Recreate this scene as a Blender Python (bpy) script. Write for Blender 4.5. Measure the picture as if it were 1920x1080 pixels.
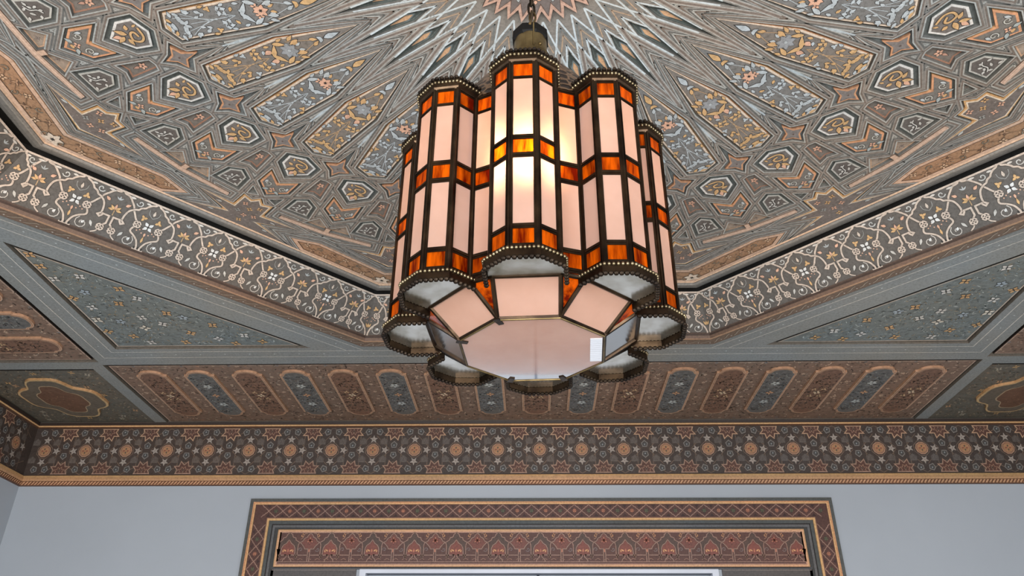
import bpy, math, random
import numpy as np
from mathutils import Matrix, Vector
from mathutils.geometry import delaunay_2d_cdt
random.seed(7)
for o in list(bpy.data.objects): bpy.data.objects.remove(o)
C = bpy.context.scene.collection
U = 1.8                      # one survey unit in metres
FLOOR = -1.889               # floor level in units below the outer ceiling plane
H2 = 0.09                    # octagon ceiling plane above the outer ceiling
def W(p): return (p[0]*U, p[1]*U, (p[2]-FLOOR)*U)

# ------------------------------------------------------------------ camera, world, lights, exposure
CAMP = (-0.0093, -0.8377, -1.0); PIT, YAW, ROL = 0.524345, 0.029788, 0.005958
cp, sp = math.cos(PIT), math.sin(PIT)
fw = Vector((0, cp, sp)); up = Vector((0, -sp, cp)); rt = Vector((1, 0, 0))
Rz = Matrix.Rotation(YAW, 3, 'Z'); fw, up, rt = Rz@fw, Rz@up, Rz@rt
r2 = math.cos(ROL)*rt + math.sin(ROL)*up; u2 = -math.sin(ROL)*rt + math.cos(ROL)*up
M = Matrix((r2, u2, -fw)).transposed().to_4x4(); M.translation = Vector(W(CAMP))
cd = bpy.data.cameras.new('camera'); cam = bpy.data.objects.new('camera', cd); C.objects.link(cam)
cam.matrix_world = M; cd.sensor_width = 36; cd.lens = 36*1498.36/1920; cd.clip_start = 0.02
sc = bpy.context.scene; sc.camera = cam
sc.view_settings.view_transform = 'Standard'; sc.view_settings.look = 'None'
sc.view_settings.gamma = 1; sc.view_settings.use_curve_mapping = False
sc.view_settings.exposure = 0.0
wd = bpy.data.worlds.new('daylight'); sc.world = wd; wd.use_nodes = True
wd.node_tree.nodes['Background'].inputs[0].default_value = (0.55, 0.7, 1, 1)
wd.node_tree.nodes['Background'].inputs[1].default_value = 0.3
def area(name, loc, rot, sx, sy, watts, col):
    l = bpy.data.lights.new(name, 'AREA'); l.shape = 'RECTANGLE'; l.size = sx; l.size_y = sy
    l.energy = watts; l.color = col
    o = bpy.data.objects.new(name, l); C.objects.link(o); o.location = loc; o.rotation_euler = rot
    return o
WX, WY = 1.780, 1.835        # wall planes (half sizes of the room)
DAY = (0.98, 0.985, 1.0)
# area lamps added as daylight, in front of the unseen windows behind and beside
for i, x in enumerate((-0.62, 0.62)):
    area('daylight_rear', W((x, -WY+0.06, -1.05)), (math.radians(90), 0, math.radians(0)), 0.85*U, 1.1*U, 165, DAY)
for sx in (-1, 1):
    area('daylight_side', W((sx*(WX-0.06), -0.75, -1.05)), (math.radians(90), 0, math.radians(90*sx)), 0.85*U, 1.1*U, 30, DAY)

# ------------------------------------------------------------------ materials
def s2l(c): return tuple((v/255/12.92 if v/255 <= .04045 else ((v/255+.055)/1.055)**2.4) for v in c)
def new_mat(name):
    m = bpy.data.materials.new(name); m.use_nodes = True; nt = m.node_tree
    return m, nt, nt.nodes['Principled BSDF']
def noise(nt, scale, detail=4, rough=.6, coord='Object', stretch=None):
    tc = nt.nodes.new('ShaderNodeTexCoord'); n = nt.nodes.new('ShaderNodeTexNoise')
    n.inputs['Scale'].default_value = scale; n.inputs['Detail'].default_value = detail; n.inputs['Roughness'].default_value = rough
    if stretch:
        mp = nt.nodes.new('ShaderNodeMapping'); mp.inputs['Scale'].default_value = stretch
        nt.links.new(tc.outputs[coord], mp.inputs[0]); nt.links.new(mp.outputs[0], n.inputs['Vector'])
    else: nt.links.new(tc.outputs[coord], n.inputs['Vector'])
    return n
def ramp(nt, src, stops):
    r = nt.nodes.new('ShaderNodeValToRGB'); nt.links.new(src, r.inputs[0])
    e = r.color_ramp.elements
    while len(e) < len(stops): e.new(.5)
    for el, (p, c) in zip(e, stops): el.position = p; el.color = (*c, 1)
    return r.outputs[0]
def mul(nt, a, b, fac=1, mode='MULTIPLY'):
    m = nt.nodes.new('ShaderNodeMix'); m.data_type = 'RGBA'; m.blend_type = mode
    m.inputs[0].default_value = fac
    for s, v in ((m.inputs[6], a), (m.inputs[7], b)):
        if isinstance(v, tuple): s.default_value = (*v, 1)
        else: nt.links.new(v, s)
    return m.outputs[2]
def paint_mat(name, rough=.55, spec=.35, patina=.5, grain=90):
    m, nt, b = new_mat(name)
    at = nt.nodes.new('ShaderNodeAttribute'); at.attribute_name = 'Col'
    n1 = noise(nt, 3.2, 5); n2 = noise(nt, grain, 3, .7)
    c = mul(nt, at.outputs['Color'], ramp(nt, n1.outputs[0], [(.3, (.80, .80, .78)), (.7, (1.12, 1.10, 1.08))]), patina)
    c = mul(nt, c, ramp(nt, n2.outputs[0], [(.32, (.70, .69, .67)), (.5, (1, 1, 1)), (.72, (1.22, 1.22, 1.22))]), .85)
    n3 = noise(nt, 1.3, 3)
    c = mul(nt, c, ramp(nt, n3.outputs[0], [(.36, (1.07, .98, .88)), (.64, (.93, .995, 1.05))]), .9)
    hs = nt.nodes.new('ShaderNodeHueSaturation'); hs.inputs['Saturation'].default_value = .84; nt.links.new(c, hs.inputs['Color']); c = hs.outputs[0]
    nt.links.new(c, b.inputs['Base Color'])
    b.inputs['Roughness'].default_value = rough; b.inputs['Specular IOR Level'].default_value = spec
    bp = nt.nodes.new('ShaderNodeBump'); bp.inputs['Strength'].default_value = .25; bp.inputs['Distance'].default_value = .002
    nt.links.new(n2.outputs[0], bp.inputs['Height']); nt.links.new(bp.outputs[0], b.inputs['Normal'])
    return m
PAINT = paint_mat('painted_wood')
PAINT2 = paint_mat('painted_fine_foliage', grain=55)
def plain_mat(name, col, rough=.7, n_scale=2.0, amt=.12, metal=0, spec=.4):
    m, nt, b = new_mat(name)
    n = noise(nt, n_scale, 4); lo = tuple(1-amt for _ in range(3)); hi = tuple(1+amt*.4 for _ in range(3))
    nt.links.new(mul(nt, s2l(col), ramp(nt, n.outputs[0], [(.3, lo), (.7, hi)])), b.inputs['Base Color'])
    b.inputs['Roughness'].default_value = rough; b.inputs['Metallic'].default_value = metal
    b.inputs['Specular IOR Level'].default_value = spec
    return m
M_WALL = plain_mat('wall_plaster', (162, 168, 175), .8, 1.3, .05)
M_FLOOR = plain_mat('floor_stone', (205, 200, 190), .6)
M_WHITE = plain_mat('white_lacquer', (205, 210, 220), .35)
M_REVEAL = plain_mat('pale_leaf', (196, 202, 212), .4)
M_BLACK = plain_mat('black_bakelite', (10, 9, 8), .6, spec=.2)
def brass_mat(name, c1, c2, rough, bump=.3, sc_=60):
    m, nt, b = new_mat(name)
    n = noise(nt, sc_, 4, .6); n2 = noise(nt, 14, 3)
    nt.links.new(ramp(nt, n2.outputs[0], [(.35, s2l(c1)), (.68, s2l(c2))]), b.inputs['Base Color'])
    b.inputs['Metallic'].default_value = .92; b.inputs['Roughness'].default_value = rough
    bp = nt.nodes.new('ShaderNodeBump'); bp.inputs['Strength'].default_value = bump; bp.inputs['Distance'].default_value = .002
    nt.links.new(n.outputs[0], bp.inputs['Height']); nt.links.new(bp.outputs[0], b.inputs['Normal'])
    return m
M_BRASS = brass_mat('dark_patinated_brass', (38, 28, 21), (76, 60, 44), .34)
M_DARK = brass_mat('blackened_brass', (30, 24, 20), (58, 48, 38), .5)
M_BEAD = brass_mat('polished_beads', (92, 80, 60), (160, 146, 116), .28, .05)
M_COLLAR = brass_mat('worn_brass', (96, 80, 52), (150, 130, 90), .36)
M_FLOORPL = brass_mat('tinned_plate', (176, 170, 152), (240, 238, 232), .22, .15, 25)
# pierced dome: scroll-like piercing as relief, the dark inside the holes painted in
def dome_mat():
    m, nt, b = new_mat('pierced_brass')
    tc = nt.nodes.new('ShaderNodeTexCoord'); v = nt.nodes.new('ShaderNodeTexVoronoi'); v.feature = 'DISTANCE_TO_EDGE'
    v.inputs['Scale'].default_value = 42; nt.links.new(tc.outputs['Object'], v.inputs['Vector'])
    col = ramp(nt, v.outputs['Distance'], [(.05, s2l((142, 112, 86))), (.16, s2l((40, 26, 20)))])
    nt.links.new(col, b.inputs['Base Color']); b.inputs['Metallic'].default_value = .75; b.inputs['Roughness'].default_value = .4
    bp = nt.nodes.new('ShaderNodeBump'); bp.invert = True; bp.inputs['Strength'].default_value = .8; bp.inputs['Distance'].default_value = .004
    nt.links.new(v.outputs['Distance'], bp.inputs['Height']); nt.links.new(bp.outputs[0], b.inputs['Normal'])
    return m
M_DOME = dome_mat()
def glass_mat(name, c_lo, c_hi, streak, through, gloss=.10, fwd=.25, rough=.42):
    m = bpy.data.materials.new(name); m.use_nodes = True; nt = m.node_tree
    for n in list(nt.nodes): nt.nodes.remove(n)
    out = nt.nodes.new('ShaderNodeOutputMaterial')
    n = noise(nt, 7, 4, .6, 'Object', streak)
    col = ramp(nt, n.outputs[0], [(.38, c_lo), (.62, c_hi)])
    tr = nt.nodes.new('ShaderNodeBsdfTranslucent'); nt.links.new(col, tr.inputs['Color'])
    rf = nt.nodes.new('ShaderNodeBsdfRefraction'); nt.links.new(col, rf.inputs['Color'])
    rf.inputs['IOR'].default_value = 1.42; rf.inputs['Roughness'].default_value = rough
    df = nt.nodes.new('ShaderNodeBsdfDiffuse'); nt.links.new(col, df.inputs['Color'])
    gl = nt.nodes.new('ShaderNodeBsdfGlossy'); gl.inputs['Roughness'].default_value = .16
    def mix(f, a, b):
        x = nt.nodes.new('ShaderNodeMixShader')
        if isinstance(f, float): x.inputs[0].default_value = f
        else: nt.links.new(f, x.inputs[0])
        nt.links.new(a, x.inputs[1]); nt.links.new(b, x.inputs[2]); return x.outputs[0]
    s = mix(fwd, tr.outputs[0], rf.outputs[0])
    s = mix(1-through, s, df.outputs[0])
    lw = nt.nodes.new('ShaderNodeLayerWeight'); lw.inputs['Blend'].default_value = gloss
    s = mix(lw.outputs['Fresnel'], s, gl.outputs[0])
    nt.links.new(s, out.inputs['Surface'])
    return m
M_FROST = glass_mat('frosted_glass', s2l((222, 186, 168)), s2l((230, 196, 180)), None, .68, .065, .40, .60)
M_PLATE = glass_mat('bottom_plate_glass', s2l((214, 180, 166)), s2l((222, 192, 180)), None, .68, .085, .30, .60)
for n_ in M_PLATE.node_tree.nodes:
    if n_.type == 'BSDF_GLOSSY': n_.inputs['Roughness'].default_value = .05
M_AMBER = glass_mat('streaky_amber_glass', s2l((112, 22, 2)), s2l((246, 112, 8)), (6, 6, .9), .72, .12)
M_CHAIN = brass_mat('sooty_iron', (30, 26, 22), (70, 60, 48), .4)

# ------------------------------------------------------------------ mesh builder with painted colours
def miter(pts, off, closed):
    """offset polyline to its left by off"""
    n = len(pts); out = []
    for i in range(n):
        p = pts[i]
        a = pts[i-1] if (closed or i > 0) else None
        b = pts[(i+1) % n] if (closed or i < n-1) else None
        d1 = None; d2 = None
        if a is not None:
            l = math.hypot(p[0]-a[0], p[1]-a[1]) or 1e-9; d1 = ((p[0]-a[0])/l, (p[1]-a[1])/l)
        if b is not None:
            l = math.hypot(b[0]-p[0], b[1]-p[1]) or 1e-9; d2 = ((b[0]-p[0])/l, (b[1]-p[1])/l)
        d1 = d1 or d2; d2 = d2 or d1
        n1 = (-d1[1], d1[0]); n2 = (-d2[1], d2[0])
        mx, my = n1[0]+n2[0], n1[1]+n2[1]; q = mx*n1[0]+my*n1[1]
        if q < .35: q = .35
        out.append((p[0]+mx*off/q, p[1]+my*off/q))
    return out
def sarea(p): return .5*sum(p[i-1][0]*p[i][1]-p[i][0]*p[i-1][1] for i in range(len(p)))
def ccw(p): return p if sarea(p) > 0 else p[::-1]
def outset(p, d):
    p = ccw(p); return miter(p, -d, True)
def smooth(pts, n=4, closed=False):
    """Catmull-Rom"""
    P = list(pts); N = len(P); out = []
    rng = range(N if closed else N-1)
    for i in rng:
        p0 = P[i-1] if (closed or i > 0) else P[0]; p1 = P[i]; p2 = P[(i+1) % N]
        p3 = P[(i+2) % N] if (closed or i+2 < N) else P[-1]
        for j in range(n):
            t = j/n
            out.append(tuple(.5*((2*p1[k])+(-p0[k]+p2[k])*t+(2*p0[k]-5*p1[k]+4*p2[k]-p3[k])*t*t+(-p0[k]+3*p1[k]-3*p2[k]+p3[k])*t**3) for k in (0, 1)))
    if not closed: out.append(P[-1])
    return out
class MB:
    def __init__(s, fmap=None): s.v = []; s.f = []; s.c = []; s.map = fmap or (lambda u, v, h: (u, v, h))
    def face(s, idx, col): s.f.append(idx); s.c.append(col)
    def poly(s, pts, h, col):
        pts = ccw(pts); b = len(s.v); s.v += [s.map(u, v, h) for u, v in pts]; s.face(list(range(b, b+len(pts))), col)
    def raw(s, pts3, col):
        b = len(s.v); s.v += list(pts3); s.face(list(range(b, b+len(pts3))), col)
    def ribbon(s, pts, w, h, col, closed=False):
        L = miter(pts, w/2, closed); R = miter(pts, -w/2, closed); n = len(pts); b = len(s.v)
        s.v += [s.map(u, v, h) for u, v in L]+[s.map(u, v, h) for u, v in R]
        for i in range(n if closed else n-1):
            j = (i+1) % n; s.face([b+i, b+j, b+n+j, b+n+i], col)
    def line(s, pts, w, h, col, edge=None, ew=.0012, closed=False):
        if edge: s.ribbon(pts, w+2*ew, h-.0002, edge, closed)
        s.ribbon(pts, w, h, col, closed)
    def ring(s, p, o0, o1, h, col):
        A = outset(p, o0); B = outset(p, o1); n = len(A); b = len(s.v)
        s.v += [s.map(u, v, h) for u, v in A]+[s.map(u, v, h) for u, v in B]
        for i in range(n): j = (i+1) % n; s.face([b+i, b+j, b+n+j, b+n+i], col)
    def wall(s, p, h0, h1, col):
        p = ccw(p); n = len(p); b = len(s.v)
        s.v += [s.map(u, v, h0) for u, v in p]+[s.map(u, v, h1) for u, v in p]
        for i in range(n): j = (i+1) % n; s.face([b+i, b+j, b+n+j, b+n+i], col)
    def slab(s, p, h0, h1, col, side=None):
        s.poly(p, h1, col); s.wall(p, h0, h1, side or col)
    def leaf(s, x, y, ang, l, w, h, col, edge=None):
        a = math.radians(ang); ca, sa = math.cos(a), math.sin(a)
        prof = [(0, .12), (.2, .75), (.42, 1), (.7, .62), (1, 0), (.7, -.62), (.42, -1), (.2, -.75), (0, -.12)]
        def pl(k, e): return [(x+ca*(t*l*k-e)-sa*(q*w/2*k), y+sa*(t*l*k-e)+ca*(q*w/2*k)) for t, q in prof]
        if edge: s.poly(pl(1.22, l*.08), h-.0002, edge)
        s.poly(pl(1, 0), h, col)
    def flower(s, x, y, r, n, h, col, edge=None, mid=None, rot=0):
        for i in range(n): s.leaf(x+math.cos(math.radians(rot+i*360/n))*r*.18, y+math.sin(math.radians(rot+i*360/n))*r*.18, rot+i*360/n, r*.9, r*.62, h+i*.00001, col, edge)
        if mid: s.disc(x, y, r*.2, h+.0002, mid, 6)
    def disc(s, x, y, r, h, col, n=10, rot=0):
        s.poly([(x+r*math.cos(2*math.pi*i/n+rot), y+r*math.sin(2*math.pi*i/n+rot)) for i in range(n)], h, col)
    def scroll(s, x, y, r, a0, turns, w, h, col, edge=None):
        n = max(6, int(abs(turns)*10)); pts = []
        for i in range(n+1):
            t = i/n; a = math.radians(a0)+turns*2*math.pi*t; rr = r*(1-.8*t)
            pts.append((x+rr*math.cos(a), y+rr*math.sin(a)))
        s.line(pts, w, h, col, edge, w*.3)
    def box(s, u0, u1, v0, v1, h0, h1, col=(1, 1, 1)):
        s.slab([(u0, v0), (u1, v0), (u1, v1), (u0, v1)], h0, h1, col)
    def sphere(s, c, r, nu=6, nv=4, col=(200, 200, 200), sz=1):
        b = len(s.v)
        for j in range(nv+1):
            ph = math.pi*j/nv
            for i in range(nu):
                th = 2*math.pi*i/nu; s.v.append((c[0]+r*math.sin(ph)*math.cos(th), c[1]+r*math.sin(ph)*math.sin(th), c[2]+r*math.cos(ph)*sz))
        for j in range(nv):
            for i in range(nu): k = (i+1) % nu; s.face([b+j*nu+i, b+(j+1)*nu+i, b+(j+1)*nu+k, b+j*nu+k], col)
    def tube(s, pts, r, n=6, col=(200, 200, 200), closed=False):
        pts = [Vector(p) for p in pts]; N = len(pts); b = len(s.v)
        prev = None
        for i, p in enumerate(pts):
            d = (pts[(i+1) % N]-pts[i-1]) if closed else (pts[min(i+1, N-1)]-pts[max(i-1, 0)])
            d.normalize()
            if prev is None: a = d.orthogonal().normalized()
            else: a = (prev-d*prev.dot(d)).normalized()
            prev = a; q = d.cross(a)
            for k in range(n):
                t = 2*math.pi*k/n; s.v.append(tuple(p+(a*math.cos(t)+q*math.sin(t))*r))
        for i in range(N if closed else N-1):
            j = (i+1) % N
            for k in range(n): m = (k+1) % n; s.face([b+i*n+k, b+i*n+m, b+j*n+m, b+j*n+k], col)
        if not closed: s.face([b+k for k in range(n)], col); s.face([b+(N-1)*n+k for k in range(n)], col)
    def lathe(s, prof, n=24, col=(200, 200, 200), a0=0):
        b = len(s.v); m = len(prof)
        for r, z in prof:
            for i in range(n): t = a0+2*math.pi*i/n; s.v.append((r*math.cos(t), r*math.sin(t), z))
        for j in range(m-1):
            for i in range(n): k = (i+1) % n; s.face([b+j*n+i, b+j*n+k, b+(j+1)*n+k, b+(j+1)*n+i], col)
    def mesh(s, name, mat, scale=U, smooth_=False):
        me = bpy.data.meshes.new(name)
        me.from_pydata([(x*scale, y*scale, z*scale) for x, y, z in s.v], [], s.f)
        ca = me.color_attributes.new('Col', 'FLOAT_COLOR', 'CORNER')
        cache = {}; buf = []
        for f, c in zip(s.f, s.c):
            l = cache.get(c)
            if l is None: l = cache[c] = (*s2l(c), 1.0)
            buf += l*len(f)
        ca.data.foreach_set('color', buf)
        me.materials.append(mat)
        if smooth_:
            for p in me.polygons: p.use_smooth = True
        return me
def link(name, me, parent=None, loc=(0, 0, 0), rz=0, label=None, kind=None):
    o = bpy.data.objects.new(name, me); C.objects.link(o); o.location = loc; o.rotation_euler = (0, 0, rz)
    if parent: o.parent = parent
    if label: o['label'] = label
    if kind: o['kind'] = kind
    return o
def setp(o, label, cat, group=None, kind=None):
    o['label'] = label; o['category'] = cat
    if group: o['group'] = group
    if kind: o['kind'] = kind
def empty(name, loc=(0, 0, 0), rz=0):
    o = bpy.data.objects.new(name, None); C.objects.link(o); o.location = loc; o.rotation_euler = (0, 0, rz); o.empty_display_size = .1
    return o
def pr(a, r): a = math.radians(a); return (r*math.sin(a), r*math.cos(a))
def sym(half):
    """half outline on the + side, from the axis to the axis -> full polygon"""
    f = [pr(a, r) for a, r in half]; g = [pr(-a, r) for a, r in half[::-1] if abs(a) > 1e-6]
    return f+g
def rotp(p, deg):
    a = math.radians(-deg); c, s = math.cos(a), math.sin(a); return [(x*c-y*s, x*s+y*c) for x, y in p]
ZC = -FLOOR*U               # height of outer ceiling
# ------------------------------------------------------------------ colours (as they look under even light)
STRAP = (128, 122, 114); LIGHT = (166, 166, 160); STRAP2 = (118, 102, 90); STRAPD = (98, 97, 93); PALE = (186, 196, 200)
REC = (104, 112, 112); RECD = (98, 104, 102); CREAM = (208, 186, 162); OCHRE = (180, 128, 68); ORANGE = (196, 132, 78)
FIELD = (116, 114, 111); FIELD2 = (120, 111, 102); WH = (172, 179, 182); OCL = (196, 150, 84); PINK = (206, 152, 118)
INK = (52, 48, 46); WHITE = (206, 204, 200); BROWN = (112, 82, 62)

# ================================================================== THE ROOM
ceiling = empty('ceiling', (0, 0, ZC)); setp(ceiling, 'painted and carved wooden ceiling with a star rosette inside an octagonal recess', 'ceiling', kind='structure')
def cmap(u, v, h): return (u, v, -h)               # outer ceiling plane
def imap(u, v, h): return (u, v, H2-h)             # octagon plane
T1 = math.tan(math.radians(22.5)); C1 = math.cos(math.radians(22.5))
def octa(ap): return [(ap/C1*math.sin(math.radians(22.5+45*i)), ap/C1*math.cos(math.radians(22.5+45*i))) for i in range(8)]

# ---- tiles of the rosette: (outline, hole) in degrees from the axis and radius
P_T = sym([(0, .335), (3.85, .489), (2.72, .6475), (0, .6605)]); P_H = outset(P_T, .0050)
S_T = sym([(0, .641), (.8, .668), (2.3, .679), (.75, .689), (0, .708)]); S_H = sym([(0, .592), (.75, .656), (3.1, .6745), (.95, .6945), (0, .7155)])
H_T = sym([(0, .693), (2.62, .708), (2.45, .740), (0, .7715)]); H_H = outset(H_T, .0085)
V_T = sym([(0, .8145), (2.4, .7835), (2.35, .831), (0, .8655)]); V_H = outset(V_T, .0048)
R_H = sym([(0, .733), (.95, .7365), (1.42, .803), (0, .7955)])
E_T = sym([(0, .828), (1.35, .843), (1.62, .887)]) ; E_H = outset(E_T, .0075)
K_H = sym([(0, .204), (2.8, .2455), (0, .368)]); K_T = sym([(0, .240), (1.0, .253), (0, .288)])
WEDGE = sym([(0, .418), (.42, .452), (0, .486)])
SM_T = sym([(0, .896), (.8, .913), (2.1, .9055), (2.05, .9545), (7.6, .9535), (2.15, .9865), (7.45, 1.0265)])
SM_H = outset(SM_T, .0060)
SC_T = sym([(0, .900), (.75, .918), (1.95, .920), (1.85, .9635), (7.1, .963), (0, 1.0065)]); SC_H = outset(SC_T, .0060)
TRI = [pr(.35, .903), pr(2.15, .8755), pr(3.7, .9135), pr(.35, .9165)]
TRIM_ = [pr(a, r) for a, r in ((0, .9175), (1.2, .9185), (7.15, .9165), (7.25, .9275), (1.2, .930), (0, .929))]
BAR = sym([(0, .9175), (7.15, .9165), (7.25, .9275), (0, .9295)]); BAR_H = outset(BAR, .002)
TRS = [pr(2.47, .858), pr(2.2, .889), pr(.95, .879)]
def axi(p, n, step, off=0): return [rotp(p, off+step*i) for i in range(n)]
def mirror(p): return [(-x, y) for x, y in p][::-1]
# border band, one round each corner of the octagon, written from the corner direction
def onside(a, ap): return pr(a, ap/math.cos(math.radians(22.5-abs(a))))     # a from the corner
BAND = [onside(0, .962), onside(10.9, .958), pr(14.8, .9935), onside(12.6, 1.018), onside(0, 1.0195)]
BAND = BAND + mirror(BAND)[1:-1]
HOLES = []
for i in range(32):
    k = i*11.25; h = k+5.625
    HOLES += [rotp(P_H, k), rotp(H_H, k), rotp(V_H, k), rotp(S_H, h), rotp(R_H, h), rotp(E_H, h), rotp(K_H, h)]
for i in range(16):
    HOLES += [rotp(TRI, 11.25+22.5*i), rotp(mirror(TRI), 11.25+22.5*i), rotp(TRS, 22.5*i), rotp(mirror(TRS), 22.5*i)]
for i in range(8):
    HOLES += [rotp(SM_H, 45*i), rotp(SC_H, 22.5+45*i), rotp(outset(BAND, .002), 22.5+45*i)]
HOLES = [ccw(h) for h in HOLES]
D_REC = .0065
def inside(pt, poly):
    x, y = pt; c = False; n = len(poly)
    for i in range(n):
        (x1, y1), (x2, y2) = poly[i-1], poly[i]
        if (y1 > y) != (y2 > y) and x < (x2-x1)*(y-y1)/(y2-y1)+x1: c = not c
    return c
# strap lattice: one sheet with all the holes cut out
lat = MB(imap)
vs = []; es = []
for loop in [octa(1.0235)]+HOLES:
    b = len(vs); vs += [Vector(p) for p in loop]; es += [(b+i, b+(i+1) % len(loop)) for i in range(len(loop))]
ov, oe, of, *_ = delaunay_2d_cdt(vs, es, [], 0, 1e-6)
cent = [(sum(p[0] for p in h)/len(h), sum(p[1] for p in h)/len(h), max(math.hypot(p[0], p[1]) for p in h), min(math.hypot(p[0], p[1]) for p in h)) for h in HOLES]
bb = [(min(p[0] for p in h), max(p[0] for p in h), min(p[1] for p in h), max(p[1] for p in h)) for h in HOLES]
OCT = octa(1.0236)
for f in of:
    cx = sum(ov[i][0] for i in f)/len(f); cy = sum(ov[i][1] for i in f)/len(f)
    if not inside((cx, cy), OCT): continue
    if any(b[0] < cx < b[1] and b[2] < cy < b[3] and inside((cx, cy), HOLES[i]) for i, b in enumerate(bb)): continue
    lat.raw([imap(ov[i][0], ov[i][1], 0) for i in f], STRAP)
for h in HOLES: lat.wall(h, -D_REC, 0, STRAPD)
# brush lines following the straps: each hole gets parallel strokes out to the middle of the strap
EA = []; EB = []; EH = []
for hi, hl in enumerate(HOLES):
    for i in range(len(hl)): EA.append(hl[i-1]); EB.append(hl[i]); EH.append(hi)
EA = np.array(EA); EB = np.array(EB); EH = np.array(EH)
def dist_holes(P, own):
    """distance of sample points to their own hole and to the nearest other hole"""
    d = EB-EA; L2 = (d**2).sum(1)
    w = P[:, None, :]-EA[None]; t = np.clip((w*d[None]).sum(2)/L2[None], 0, 1)
    q = w-t[..., None]*d[None]; D = np.sqrt((q**2).sum(2))
    m = (EH == own)[None]
    return np.where(m, D, 9).min(1), np.where(m, 9, D).min(1)
STROKES = [(.0004, .0027, LIGHT), (.0034, .0056, STRAP2), (.0064, .0078, (148, 138, 128)), (.0090, .0112, STRAPD), (.0124, .0148, LIGHT), (.0160, .0186, STRAP2),
           (.0198, .0216, (148, 146, 140)), (.0228, .0252, STRAPD), (.0268, .0292, LIGHT), (.0305, .033, STRAP2)]
sector = []
for hi, hl in enumerate(HOLES):
    cx = sum(p[0] for p in hl)/len(hl); cy = sum(p[1] for p in hl)/len(hl); a = math.degrees(math.atan2(cx, cy)) % 360
    if 3 <= a < 48: sector.append(hi)
strk = []
for hi in sector:
    hl = HOLES[hi]; cx = sum(p[0] for p in hl)/len(hl); cy = sum(p[1] for p in hl)/len(hl)
    near = np.array([True]*len(EH))
    for o0, o1, col in STROKES:
        c = outset(hl, (o0+o1)/2); segs = []
        for i in range(len(c)):
            a, b = c[i-1], c[i]; L = math.hypot(b[0]-a[0], b[1]-a[1]); n = max(1, int(L/.004))
            for j in range(n): segs.append(((a[0]+(b[0]-a[0])*j/n, a[1]+(b[1]-a[1])*j/n), (a[0]+(b[0]-a[0])*(j+1)/n, a[1]+(b[1]-a[1])*(j+1)/n)))
        mid = np.array([((p[0]+q[0])/2, (p[1]+q[1])/2) for p, q in segs])
        d0, d1 = dist_holes(mid, hi)
        run = []
        for (p, q), m_, x, y in zip(segs, mid, d0, d1):
            r = math.hypot(*m_); ang = math.radians(45)*round(math.atan2(m_[0], m_[1])/math.radians(45)); ap = m_[0]*math.sin(ang)+m_[1]*math.cos(ang)
            ok = x <= y+.0004 and x <= o1*1.5 and r > .215 and ap < 1.0185
            if ok:
                if run and run[-1] == p: run.append(q)
                else:
                    if len(run) > 1: strk.append((run, o1-o0, col))
                    run = [p, q]
            else:
                if len(run) > 1: strk.append((run, o1-o0, col))
                run = []
        if len(run) > 1: strk.append((run, o1-o0, col))
def simplify(p):
    out = [p[0]]
    for i in range(1, len(p)-1):
        a, b, c = out[-1], p[i], p[i+1]
        if abs((b[0]-a[0])*(c[1]-b[1])-(b[1]-a[1])*(c[0]-b[0])) > 1e-9: out.append(b)
    out.append(p[-1]); return out
for run, w, col in strk:
    run = simplify(run)
    for i in range(8): lat.ribbon(rotp(run, 45*i), w, .0003, col)
for i in range(32):
    k = i*11.25; h = k+5.625
    # centre zone: white zigzag and chevrons
    t = pr(h, .129)
    for s in (-1, 1):
        lat.ribbon([t, pr(h+s*5.625, .190), pr(h+s*8.4, .2450), pr(h+s*10.4, .327)], .0034, .0006+.0001*s, PALE)
        lat.ribbon([pr(h, .1665), pr(h+s*3.6, .203)], .0022, .0006, (170, 142, 112))
        lat.ribbon([pr(h, .189), pr(h+s*3.0, .2425)], .0030, .0008, PALE)
        lat.ribbon([pr(h, .149), pr(h+s*3.7, .185)], .0030, .0003, (112, 116, 114))
        # broad straps that run along the dark kites and cross in front of each panel tip
        def XY(x, y): return rotp([(s*x, y)], h)[0]
        l1 = [XY(.007+.0977*(.37-y), y) for y in (.438, .30, .206)]
        for wd, cl, hh in ((.0110, STRAPD, .00042), (.0096, (140, 128, 118), .00046), (.0022, (110, 96, 86), .0005)):
            lat.ribbon(l1, wd, hh+.00012*(s+1), cl)
        for of_ in (-.0040, .0040): lat.ribbon(miter(l1, of_, False), .0016, .00055+.00012*(s+1), LIGHT)
        # pale slivers where two panel straps part
        lat.poly([pr(h, .500), pr(h+s*.30, .545), pr(h+s*.16, .588), pr(h, .585)], .0005, (168, 178, 182))
lattice = link('strap_lattice', lat.mesh('strap_lattice', PAINT), ceiling, label='interlaced grey brown painted straps between the inlaid pieces')

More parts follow.
